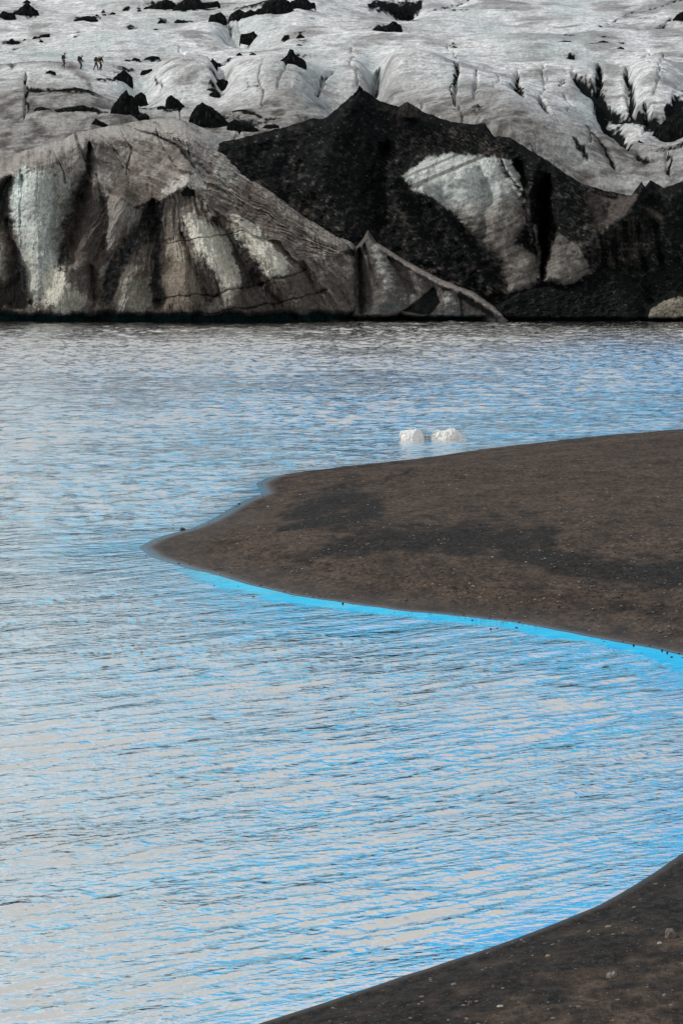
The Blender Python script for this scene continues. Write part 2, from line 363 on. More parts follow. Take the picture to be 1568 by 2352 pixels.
for p, _l in CONES:                                     # rubble shed around every cone
    w_ = p[-1][0]-p[0][0]; cu = (p[0][0]+p[-1][0])/2; cv = max(p[0][1], p[-1][1])
    if w_ > 8: dirt = np.maximum(dirt, .72*blob(wU, wV, (cu+w_*.1, cv+1.0+w_*.02), (w_*.72, 1.6+w_*.085)))
    brn = np.maximum(brn, .5*blob(wU, wV, (cu+w_*.15, cv+2), (w_*1.1+6, 3+w_*.12)))
# brown wash near the front, left side darkest
brn += .95*ss(V, 235, 320)*ss(-U, -620, -420)+.8*line(wU, wV, [(0, 175), (90, 182), (150, 190), (190, 215), (210, 235)], [14, 12, 9, 8, 6])
brn += .75*blob(wU, wV, (60, 290), (190, 60))+.8*area(wU, wV, [(600, 300), (680, 268), (760, 240), (700, 265), (640, 250), (560, 285)], 8)
brn += .35*blob(wU, wV, (240, 160), (90, 10))+.35*blob(wU, wV, (1180, 330), (260, 60))+.7*line(wU, wV, [(1290, 400), (1400, 410), (1480, 430)], [12, 12, 14])
brn += .5*blob(wU, wV, (1390, 345), (60, 40))+.5*line(wU, wV, [(1350, 290), (1400, 340), (1500, 370), (1600, 380)], [16, 22, 22, 24])+.5*blob(wU, wV, (500, 270), (90, 22))+.4*blob(wU, wV, (640, 240), (50, 20))
brn += .35*blob(wU, wV, (420, 195), (70, 10))+.25*ss(V, 150, 380)
# thin wandering melt lines
for k in range(22):
    x = rng.uniform(380, 1560); y = rng.uniform(110, 330); n = 5
    P = [(x+rng.uniform(-4, 4)*i+rng.uniform(-4, 4), y+i*rng.uniform(6, 16)) for i in range(n)]
    dirt = np.maximum(dirt, rng.uniform(.15, .42)*line(wU, wV, P, rng.uniform(.8, 2.0)))
    H -= .35*line(wU, wV, P, 2.5)
for k in range(26):
    x = rng.uniform(-100, 1568); y = rng.uniform(5, 150); l = rng.uniform(15, 60)
    dirt = np.maximum(dirt, rng.uniform(.2, .7)*line(wU, wV, [(x, y), (x+l*.5, y-l*.03), (x+l, y-l*.16)], [.7, 1.4, .6]))
st = fbm((U*.9+V*2.2)/34, V/2.6, 4, 41); st2 = fbm((U+V*2.5)/110, V/8, 3, 43); blt = fbm(U/200, V/60, 3, 45)
brn = np.clip(brn*(1+.5*st)+.16*ss(st2+.5*st, .15, .9), 0, 1)
edge = (U > 560)*np.interp(U, [-300, 500, 520, 600, 715, 784, 860, 936, 1009, 1089, 1199, 1289, 1374, 1450, 1900], [0, 0, 318, 305, 272, 240, 222, 238, 273, 286, 335, 392, 434, 449, 430])
dirt = np.maximum(dirt, (.30+.5*blob(U, V, (1105, 275), (40, 25)))*np.exp(-(np.clip(edge-V, 0, 99)/6)**1.3)*(edge > 1)*ss(fbm(U/26, V/12, 3, 73), -.45, .35))
brn = np.clip(brn+.6*np.exp(-np.clip(edge-V, 0, 99)/26)*(edge > 1), 0, 1)
dm = ss(dirt+.45*fbm(U/9, V/5, 3, 47)*ss(dirt, .05, .4), .30, .72)
peb = ss(fbm(U/3.2, V/1.5, 2, 55), .62, .75)*ss(fbm(U/60, V/30, 2, 57)+.5*ss(V, 120, 320), .15, .5)
sk = ridged((U+V*2.4)/30, V/2.3, 3, 61); sk2 = fbm((U+V*2)/15, V/1.5, 2, 63)
grime = ss(fbm(U/130, V/30, 4, 65)+.35*st2+.3*ss(U, 900, 1500)-.12, -.1, .55)
col = ICEW*np.clip(1+.55*st+.30*st2+.28*sk+.40*sk2, .35, 1.6)[..., None]
col = lerp(col, np.array([.25, .245, .25])*(1+.5*st)[..., None], np.clip(.75*grime*(.4+.9*ss(sk+st, -.2, .8))+.55*ss(st2-.3*st, .05, .6), 0, .9))
col = lerp(col, TEAL*1.5, .55*ss(blt+.25*st, .0, .6)+.6*line(wU, wV, [(858, 150), (850, 215)], 22)+.5*blob(wU, wV, (130, 150), (130, 18))+.5*blob(wU, wV, (590, 80), (50, 20)))
frt = fbm(U/50+V/80, V/13, 4, 67); frt2 = ridged((U-V)/60, V/9, 3, 69)
dark_i = lerp(np.broadcast_to(np.array([.085, .077, .072]), U.shape+(3,)), np.array([.23, .225, .22]), ss(frt+.3*frt2, -.25, .5))
col = lerp(col, dark_i*np.clip(1+.6*st+.3*sk, .4, 2)[..., None], np.clip(brn*1.05, 0, .96))
col = lerp(col, np.array([.36, .36, .35]), .8*ss(line(wU, wV, [(60, 298), (110, 304), (190, 300), (260, 288)], [4, 7, 8, 4])+.9*line(wU, wV, [(490, 300), (530, 316), (560, 312)], [4, 7, 4])+line(wU, wV, [(80, 232), (140, 240), (170, 236)], [5, 6, 4])+.3*frt, .35, .9))
col = lerp(col, DRT*.9, np.clip(dm+.8*peb, 0, 1))
# behind the crest of the ice front the surface dips away, down to the lake bed
COVER = np.interp(U, [-300, 0, 60, 150, 215, 330, 395, 440, 480, 515, 600, 715, 784, 860, 936, 1009, 1089, 1199, 1289, 1374, 1450, 1568, 1900], [400, 372, 350, 322, 303, 283, 276, 288, 306, 330, 312, 280, 262, 245, 250, 285, 298, 352, 402, 446, 462, 430, 400])
sink = ss(V-COVER, 8, 60)
Zg = (Zb+H)*(1-sink)-3.0*sink; Xg = Xc
glacier = tag(link(grid_mesh('glacier', np.stack([Xg, Yc, Zg], -1), M_GLAC, col=col)), kind='structure')
PU, PV = proj(Xg, Yc, Zg)
def on_glacier(u, v):
    """first visible surface point of the glacier under picture position (u, v)"""
    j = int(np.clip(np.searchsorted(uu, u), 0, len(uu)-1)); c = PV[:, j]
    start = int(np.searchsorted(yy, 268))
    for i in range(start, nY):
        if c[i] <= v: return at(u, v, yy[i])
    return at(u, v, yy[-1])

# ------------------------------------------------------------------ ice front: relief masses, each closed behind its crest
def mass(name, us, top, bottom, nrow, field, mat, jag=2.0, backs=14, seed=0, bk=1.3):
    us = np.asarray(us, float); tp = np.interp(us, [p[0] for p in top], [p[1] for p in top])
    tp = tp+jag*fbm(us/14, us*0, 4, seed+70)
    bt = np.interp(us, [p[0] for p in bottom], [p[1] for p in bottom])
    t = np.linspace(0, 1, nrow)[:, None]
    Ug = np.repeat(us[None, :], nrow, 0); Vg = bt[None, :]*(1-t)+tp[None, :]*t
    D, c = field(Ug, Vg, Vg-tp[None, :])
    P = at(Ug, Vg, D)
    last = P[-1]; rows = [P]; cl = [c]
    for k in range(1, backs+1):
        q = last.copy(); q[:, 1] += bk*k; q[:, 0] *= 1; q[:, 2] -= 0.10*k*k+.12*k
        rows.append(q[None]); cl.append(c[-1][None])
    P = np.concatenate(rows, 0); c = np.concatenate(cl, 0)
    return tag(link(grid_mesh(name, P, mat, col=c)), kind='structure')

# ---- left bluff
topA = [(-900, 430), (-600, 380), (-350, 420), (-160, 400), (-60, 385), (0, 368), (60, 345), (110, 330), (150, 318), (172, 304), (215, 298), (250, 290), (330, 276), (395, 270), (440, 282), (480, 300), (515, 325), (560, 366), (600, 402), (640, 433), (700, 478), (745, 505), (770, 520), (800, 538), (822, 556), (830, 562)]
def fieldA(U, V, e):
    a = U+7*fbm(U/45, V/45, 3, 101)+1.6*fbm(U/9, V/9, 2, 104); b = V+7*fbm(U/45, V/45, 3, 102)+1.6*fbm(U/9, V/9, 2, 105)
    vr = np.interp(a, [-160, 0, 60, 120, 190, 240, 300, 350, 430, 480, 530, 575, 645, 700, 760, 830], [430, 415, 385, 375, 380, 440, 470, 462, 424, 465, 505, 530, 556, 590, 585, 565])
    cl = 253.2+.022*(742-b)
    D = np.where(b > vr, cl, 253.2+.022*(742-vr)+.085*(vr-b))
    D += 7*(1-np.clip(e/45, 0, 1))**2.4
    D += 8*(1-np.clip((829-U)/26, 0, 1))**3
    D -= 2.6*ss(b, 330, 620)*np.exp(-((a-520)/210)**2)        # the belly swells towards the lake
    def c_(P, wd, dep):
        nonlocal D
        g = line(a, b, P, np.array(wd)*.85, .9); D = D+dep*(.75*line(a, b, P, np.array(wd)*2.3, .3)+.25*g); return .75*g
    dark = np.zeros(U.shape); pale = np.zeros(U.shape); teal = np.zeros(U.shape); crack = np.zeros(U.shape)
    D -= 2.2*blob(a, b, (170, 650), (70, 70))+2.0*blob(a, b, (300, 640), (46, 80))+1.8*blob(a, b, (275, 500), (36, 60))+2.4*blob(a, b, (430, 640), (60, 80))+1.5*blob(a, b, (620, 600), (60, 60))
    # column on the left
    col_ = line(a, b, [(100, 380), (85, 450), (95, 520), (88, 590), (80, 660)], [62, 62, 52, 44, 26])
    D -= 3.4*col_; pale += 1.0*col_*ss(b, 350, 420); teal += .75*line(a, b, [(40, 395), (30, 430), (60, 400)], 14)+.45*col_
    g = c_([(205, 330), (200, 400), (190, 440), (172, 490), (160, 540), (150, 590), (140, 606)], [5, 8, 9, 15, 15, 12, 6], 5.5); dark += .95*g; teal += .4*line(a, b, [(160, 500), (150, 600)], 10)
    g = c_([(24, 405), (14, 440), (0, 480), (-20, 530)], [5, 9, 14, 16], 5.0); dark += .5*g; teal += 1.2*g
    g = c_([(20, 500), (30, 560), (48, 615), (64, 672), (72, 700)], [5, 6, 7, 6, 5], 2.4); dark += .7*g
    g = c_([(-40, 690), (20, 680), (45, 655), (30, 705)], [24, 26, 20, 20], 4.5); dark += .55*g; teal += .9*g
    D -= 1.6*line(a, b, [(2, 560), (10, 640)], [14, 14])
    c_([(48, 400), (47, 480), (50, 560)], [3, 3, 3], .9); crack += .6*line(a, b, [(48, 400), (45, 480), (52, 560)], 2.2)
    c_([(125, 400), (130, 470), (132, 520)], [3, 3, 3], .6)
    # ribs
    D -= 2.2*line(a, b, [(180, 560), (150, 640), (135, 700)], [26, 34, 34]); pale += .95*blob(a, b, (118, 662), (24, 26))+.8*blob(a, b, (165, 690), (24, 20))+.5*blob(a, b, (280, 480), (26, 60))
    g = c_([(208, 607), (213, 650), (216, 690)], [4, 6, 6], 1.6); crack += g*.8
    g = c_([(222, 400), (235, 457), (247, 517), (240, 575)], [3, 4, 5, 4], 1.4); crack += g*.7
    D -= 1.8*line(a, b, [(215, 420), (205, 520), (200, 600)], [16, 24, 22])
    D -= 1.6*line(a, b, [(285, 440), (270, 520), (255, 570)], [18, 22, 18])
    g = c_([(350, 458), (356, 517), (360, 592), (362, 700)], [8, 12, 14, 16], 2.6); dark += 1.1*g
    g = c_([(345, 490), (300, 557), (262, 607), (235, 700)], [16, 26, 32, 34], 1.0); dark += .75*g
    dark += .5*blob(a, b, (330, 640), (70, 60))+.95*line(a, b, [(312, 478), (350, 462), (372, 470)], [8, 13, 8])+.5*blob(a, b, (235, 500), (18, 60))
    pale += .6*line(a, b, [(300, 640), (280, 690)], [14, 18]); D -= 1.0*line(a, b, [(300, 630), (285, 700)], [16, 20])
    D -= 1.6*line(a, b, [(395, 545), (420, 620), (430, 690)], [16, 22, 26]); pale += .5*line(a, b, [(385, 540), (400, 585), (425, 622)], [8, 14, 10])
    g = c_([(420, 532), (440, 607), (460, 647), (482, 690)], [3, 6, 6, 5], 1.2); dark += .6*g
    D -= 2.4*line(a, b, [(440, 495), (462, 547), (500, 612), (530, 660), (530, 705)], [16, 24, 26, 24, 22])
    pale += 1.15*line(a, b, [(442, 490), (462, 547), (500, 612), (528, 655)], [16, 22, 24, 12])+.5*line(a, b, [(528, 655), (528, 700)], [14, 12])
    g = c_([(490, 500), (530, 560), (575, 627), (600, 655)], [8, 15, 16, 8], 1.9); dark += .55*g
    D -= 2.2*line(a, b, [(545, 510), (590, 557), (630, 602), (660, 650), (690, 700)], [14, 24, 27, 26, 22])
    pale += 1.1*line(a, b, [(545, 508), (590, 560), (628, 602), (650, 622)], [12, 22, 24, 10])
    g = c_([(600, 650), (640, 690), (680, 735)], [3, 3, 3], .8); crack += g*.6
    g = c_([(690, 600), (715, 650), (745, 700)], [4, 4, 3], .9); crack += g*.7
    # level cracks and the dark lower band
    for P, q in [([(490, 677), (600, 652), (675, 632), (705, 620)], 2.6), ([(360, 722), (500, 717), (655, 692), (755, 664)], 2.4), ([(380, 560), (470, 545), (560, 530)], 1.2), ([(360, 690), (420, 680), (500, 677)], 2)]:
        g = line(a, b, P, q); crack += .9*g; D += .35*g
    dark += .38*area(a, b, [(500, 680), (600, 654), (700, 622), (760, 660), (750, 740), (360, 740), (360, 722), (480, 700)], 10)
    # crest above the ribs and the slab
    g = line(a, b, [(360, 460), (395, 442), (430, 424), (456, 442), (482, 467), (530, 505), (575, 531), (645, 556), (690, 600)], [6, 5, 7, 5, 5, 4, 4, 3, 3]); D -= .9*g; dark += .55*g*ss(-a, -640, -430)
    pale += .7*line(a, b, [(436, 408), (465, 425), (505, 450)], [6, 7, 5])+.5*line(a, b, [(380, 440), (430, 412)], [5, 6])+.6*line(a, b, [(500, 395), (520, 412)], [5, 6])+.4*blob(a, b, (670, 485), (10, 6))
    dark += 1.0*line(a, b, [(440, 372), (500, 400), (550, 437), (600, 468), (650, 497)], [10, 7, 6, 6, 4])+.5*line(a, b, [(640, 470), (660, 492), (700, 520)], [3, 5, 2])
    D -= 1.0*line(a, b, [(425, 395), (520, 430), (640, 500), (760, 565)], [14, 12, 12, 10])
    # long flow lines sweeping down the slab
    for k in range(15):
        o = k*11.0-34; s = .5+.5*math.sin(k*2.3)
        P = [(300+k*9, 300+o*.2), (430+o*.15, 330+o*.55), (560, 400+o*.82), (690, 492+o*.6), (790, 560+o*.2), (822, 585)]
        g = line(a, b, P, [1.5, 2.5, 2.4, 2, 1.6, 1.2]); crack += (.2+.45*s)*g; D += .28*g; pale += .16*line(a, b-5, P, 3)
    for P, q, s in [([(172, 305), (182, 340), (196, 372), (204, 400)], 5, .9), ([(225, 300), (270, 345), (300, 392)], 2, .5), ([(280, 300), (300, 340), (292, 400)], 2, .4), ([(120, 340), (140, 380), (150, 420)], 2, .4), ([(360, 300), (380, 350), (420, 400)], 2, .4), ([(265, 345), (285, 385)], 3, .4)]:
        g = line(a, b, P, q); crack += s*g; D += .6*g
    pale += .4*blob(a, b, (290, 400), (60, 8))+.3*blob(a, b, (340, 440), (30, 6))
    # tip facet
    tipm = area(a, b, [(752, 742), (750, 650), (762, 600), (800, 575), (832, 560), (840, 742)], 5); dark += .42*tipm; D += 1.4*tipm*ss(a, 750, 800)
    g = line(a, b, [(800, 560), (818, 620), (815, 740)], [2, 3, 4]); crack += g*.6
    # undercut at the waterline; its shade and teal reflection go into the colour
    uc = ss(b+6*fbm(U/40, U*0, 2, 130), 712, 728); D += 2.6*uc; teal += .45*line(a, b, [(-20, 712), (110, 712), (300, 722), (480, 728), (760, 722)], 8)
    # surface texture
    D += .55*fbm(U/60, V/60, 4, 110)+.16*ridged(U/15, V/15, 3, 111)*1.0
    run = ridged((U-.15*V)/9, V/70, 3, 113); D -= .22*run*ss(b, 470, 560)
    lay = ridged((U*.1), (V+.16*U)/7, 3, 116)
    D += .05*lay
    f1 = fbm(U/14, V/10, 4, 117); f2 = fbm((U+V)/26, (V-U)/90, 3, 118); f3 = fbm(U/3, V/2.2, 3, 119)
    th_ = np.arctan2(a-400, np.maximum(b-250, 5)); r_ = np.hypot(a-400, b-250); ph_ = np.arctan2(b-640, a-930); R_ = np.hypot(b-640, a-930)
    wl = ss(vr-b, -14, 14)
    s_lo = fbm(th_*34, r_/70, 4, 140); s_hi = fbm(ph_*52, R_/110, 4, 141); s_co = fbm(U/9, V/80, 4, 142)
    S = s_lo*(1-wl)+s_hi*wl; wc_ = ss(-U, -215, -170); S = S*(1-wc_)+.55*s_co*wc_
    s2_ = fbm(th_*110, r_/34, 3, 143)*(1-wl)+fbm(ph_*170, R_/50, 3, 144)*wl
    D += .42*S+.06*s2_
    warm = np.array([.088, .075, .067]); mid_ = np.array([.195, .182, .168])
    base = lerp(np.broadcast_to(warm, U.shape+(3,)), mid_, ss(f2*.6+.5*f1-.8*S+.55*ss(-b, -470, -380), -.1, .9))
    base = lerp(base, np.array([.105, .080, .069]), .4*ss(f1-f2, .1, .7))
    n_ = .55*f1+.3*f3+.16*lay-.45*S
    def pan(P, c, k=.9, so=5):
        nonlocal base
        m = area(a, b, P, so*2.4); base = lerp(base, np.array(c), k*ss(m+n_*1.2*(m > 0), .12, .85))
    PV_ = (.36, .35, .305); PT = (.27, .29, .275)
    pan([(-160, 430), (10, 430), (22, 470), (28, 560), (40, 620), (60, 705), (-160, 720)], (.07, .062, .057))
    pan([(6, 560), (14, 600), (20, 640), (8, 660), (-4, 600)], (.15, .14, .12))
    pan([(45, 398), (60, 388), (100, 400), (125, 396), (152, 410), (168, 440), (160, 485), (144, 505), (141, 560), (135, 600), (116, 640), (96, 670), (84, 702), (66, 680), (56, 620), (45, 560), (36, 500), (24, 450)], PT, .95, 7)
    pan([(40, 405), (60, 390), (58, 430), (45, 470), (50, 520), (40, 520), (30, 450)], (.42, .47, .46), .8, 8)
    pan([(60, 580), (75, 590), (84, 640), (82, 690), (70, 680)], (.30, .30, .26), .8)
    pan([(120, 395), (150, 412), (152, 470), (130, 480), (126, 440)], (.17, .16, .14), .7, 8)
    pan([(100, 642), (120, 610), (140, 622), (150, 658), (140, 690), (112, 700), (98, 680)], PV_, .95)
    pan([(126, 702), (150, 652), (176, 670), (194, 695), (182, 714), (142, 716)], (.30, .29, .25), .9)
    pan([(206, 400), (226, 450), (246, 490), (248, 550), (226, 600), (214, 640), (180, 600), (166, 562), (186, 500)], (.058, .048, .044), .85)
    pan([(190, 300), (240, 330), (300, 400), (330, 450), (290, 440), (240, 400), (205, 360)], (.085, .073, .066), .6, 14)
    pan([(290, 300), (380, 290), (430, 320), (440, 370), (380, 360), (320, 345)], (.09, .078, .072), .6, 16)
    pan([(60, 345), (200, 300), (420, 272), (500, 320), (600, 405), (520, 390), (420, 320), (250, 315), (110, 350)], (.25, .24, .228), .7, 8)
    pan([(218, 400), (250, 402), (262, 420), (240, 415)], (.24, .23, .21), .8, 4)
    pan([(216, 408), (250, 440), (290, 470), (330, 482), (300, 512), (266, 550), (250, 582), (248, 530), (240, 470)], (.16, .15, .135), .85)
    pan([(262, 702), (270, 670), (284, 645), (300, 637), (345, 640), (346, 702), (300, 714)], (.19, .18, .155), .9)
    pan([(372, 562), (390, 548), (418, 540), (432, 575), (440, 620), (456, 650), (470, 695), (380, 722), (372, 640)], (.125, .105, .085), .85)
    pan([(384, 552), (412, 550), (428, 600), (404, 604)], (.21, .19, .155), .8)
    pan([(425, 497), (446, 486), (480, 520), (520, 530), (536, 570), (556, 620), (562, 648), (545, 668), (520, 660), (500, 640), (476, 590), (450, 568), (436, 530)], PV_, .97, 4)
    pan([(508, 655), (552, 660), (548, 705), (512, 708)], (.20, .19, .165), .8)
    pan([(522, 530), (552, 538), (592, 600), (622, 640), (612, 655), (556, 660), (552, 620), (534, 565)], (.035, .032, .031), .95)
    pan([(534, 503), (576, 513), (630, 568), (662, 600), (656, 634), (625, 650), (600, 615), (570, 570), (546, 536)], PV_, .97, 4)
    pan([(560, 662), (615, 652), (700, 615), (722, 660), (740, 702), (700, 714), (520, 724), (536, 690)], (.07, .058, .052), .85)
    pan([(724, 670), (744, 672), (750, 690), (740, 700)], (.20, .18, .15), .8, 3)
    pan([(362, 440), (400, 425), (424, 408), (432, 418), (400, 440)], (.30, .29, .27), .85, 3)
    pan([(434, 402), (452, 404), (474, 420), (472, 436), (452, 430)], (.33, .33, .30), .9, 3)
    pan([(494, 395), (510, 396), (530, 414), (512, 418)], (.28, .28, .26), .9, 3)
    pan([(700, 480), (760, 520), (826, 575), (800, 572), (730, 540), (650, 470), (600, 420), (620, 415)], (.20, .185, .175), .6, 12)
    base = lerp(base, TEAL*.55, .8*ss(teal*.9+.15*f1-.3*pale, .45, 1.2))
    fan = area(a, b, [(335, 468), (366, 464), (386, 480), (370, 520), (374, 600), (378, 705), (346, 705), (346, 560), (302, 590), (276, 650), (256, 702), (228, 702), (236, 620), (282, 545), (320, 500)], 14)
    base = lerp(base, DRT*1.3, .95*ss(np.maximum(dark*.8, fan*.9)+.45*f1+.2*f3, .42, 1.0))
    base = lerp(base, DRT*2.0, .8*ss(crack+.3*f1, .35, .95))
    base = lerp(base, np.array([.012, .03, .032]), uc)  # dark teal shade painted under the overhang
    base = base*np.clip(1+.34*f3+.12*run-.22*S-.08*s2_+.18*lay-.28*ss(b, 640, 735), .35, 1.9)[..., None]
    return D, np.clip(base*1.12, .006, .8)
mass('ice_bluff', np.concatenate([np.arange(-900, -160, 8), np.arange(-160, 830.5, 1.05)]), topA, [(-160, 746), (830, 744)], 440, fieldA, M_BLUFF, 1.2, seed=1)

# ---- low wedge of ice beside the bluff
topB = [(800, 575), (822, 560), (832, 548), (845, 528), (856, 545), (864, 556), (935, 600), (1010, 640), (1085, 668), (1130, 700), (1160, 724), (1175, 742)]
def fieldB(U, V, e):
    a = U+3*fbm(U/20, V/20, 3, 201); b = V+3*fbm(U/20, V/20, 3, 202)
    D = 253.4+.026*(742-b)+3.5*(1-np.clip(e/16, 0, 1))**2
    D += 5*(1-np.clip((U-800)/24, 0, 1))**2
    dark = np.zeros(U.shape); pale = np.zeros(U.shape); teal = np.zeros(U.shape)
    def c_(P, wd, dep):
        nonlocal D
        g = line(a, b, P, np.array(wd)*.85, .9); D = D+dep*(.75*line(a, b, P, np.array(wd)*2.3, .3)+.25*g); return .75*g
    dark += 1.1*c_([(824, 570), (828, 640), (830, 720)], [4, 7, 9], 3.0)
    D -= 1.4*line(a, b, [(865, 575), (885, 640), (890, 690)], [16, 24, 22]); pale += .8*line(a, b, [(862, 570), (882, 620), (893, 655)], [10, 20, 14])
    dark += .8*c_([(836, 560), (855, 620), (876, 662)], [3, 5, 5], 1.0); dark += .7*c_([(889, 590), (925, 635), (960, 680)], [3, 7, 4], 1.0)
    D -= 1.0*line(a, b, [(950, 630), (965, 670), (955, 700)], [12, 16, 14]); pale += .35*blob(a, b, (955, 660), (18, 24))
    rib = line(a, b, [(864, 562), (935, 608), (1010, 649), (1085, 680), (1150, 722)], [4, 6, 7, 7, 5]); D -= 1.2*rib
    dark += .5*line(a, b, [(880, 585), (940, 622), (1010, 660), (1080, 692), (1130, 722)], 4)
    tri = area(a, b, [(925, 715), (958, 690), (996, 658), (1009, 695), (985, 725)], 3); dark += 1.2*tri; D += .8*tri
    pale += .7*blob(a, b, (1032, 688), (20, 24))+.4*blob(a, b, (930, 685), (12, 20)); D -= 1.2*blob(a, b, (1032, 690), (24, 30))
    dark += .8*line(a, b, [(1005, 690), (1020, 662), (1040, 665)], 4)+.9*line(a, b, [(1055, 680), (1060, 720)], 6)+.9*line(a, b, [(1055, 672), (1090, 700), (1140, 735)], [6, 12, 9])
    teal += .9*line(a, b, [(830, 706), (880, 708), (918, 700), (916, 690)], [9, 10, 9, 4])+.8*line(a, b, [(955, 720), (1010, 724), (1080, 722)], 8)
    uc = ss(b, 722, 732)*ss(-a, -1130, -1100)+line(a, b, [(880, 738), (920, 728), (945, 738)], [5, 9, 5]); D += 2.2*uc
    f1 = fbm(U/12, V/9, 4, 217); f3 = fbm(U/3, V/2.2, 3, 219); D += .3*fbm(U/26, V/26, 4, 210)+.1*ridged(U/8, V/12, 3, 211)
    base = lerp(np.broadcast_to(np.array([.10, .092, .086]), U.shape+(3,)), ICEG*.8, ss(f1+pale, .2, 1.1))
    base = lerp(base, np.array([.24, .215, .205])*(1+.3*f3)[..., None], .9*ss(rib, .2, .7))
    base = lerp(base, PALE*.7, .7*ss(pale+.2*f1, .4, 1.1)); base = lerp(base, TEAL*.33, .85*ss(teal+.15*f1, .3, .9))
    base = lerp(base, DRT*1.4, .93*ss(dark+.3*f1, .35, .95)); base = lerp(base, np.array([.008, .015, .016]), np.clip(uc, 0, 1))  # last mix paints the shade of the undercut and cave
    return D, np.clip(base*(1+.3*f3)[..., None], .005, .8)
mass('ice_wedge', np.arange(800, 1176, 1.05), topB, [(800, 744), (1176, 744)], 200, fieldB, M_BLUFF, 1.0, seed=2)

# ---- the big ash-covered ridge with its bare ice faces
topC = [(440, 345), (515, 325), (565, 314), (645, 294), (690, 281), (715, 271), (740, 275), (764, 258), (784, 240), (804, 221), (820, 212), (826, 197), (830, 206), (840, 209), (854, 219), (869, 231), (914, 245), (926, 238), (936, 235), (950, 243), (969, 255), (1009, 271), (1044, 281), (1089, 286), (1112, 281), (1134, 314), (1160, 313), (1172, 316), (1199, 335), (1234, 356), (1254, 367), (1289, 392), (1334, 422), (1374, 434), (1420, 444), (1450, 449), (1464, 428), (1472, 418), (1480, 428), (1492, 414), (1510, 424), (1524, 432), (1545, 424), (1568, 414), (1640, 400), (1740, 420), (1900, 390), (2100, 430), (2400, 400), (2800, 440)]
ICEP = [(934, 397), (974, 365), (1039, 350), (1084, 357), (1134, 360), (1150, 375), (1164, 407), (1199, 447), (1204, 517), (1180, 557), (1234, 590), (1236, 647), (1169, 680), (1156, 625), (1104, 567), (1064, 522), (1044, 492), (984, 447), (949, 442), (925, 405)]
FACE2 = [(1243, 643), (1252, 600), (1272, 548), (1284, 537), (1324, 562), (1345, 595), (1358, 627), (1320, 650), (1294, 656)]
SADL = [(1344, 440), (1356, 480), (1369, 517), (1400, 512), (1432, 495), (1448, 470), (1462, 448), (1420, 450)]
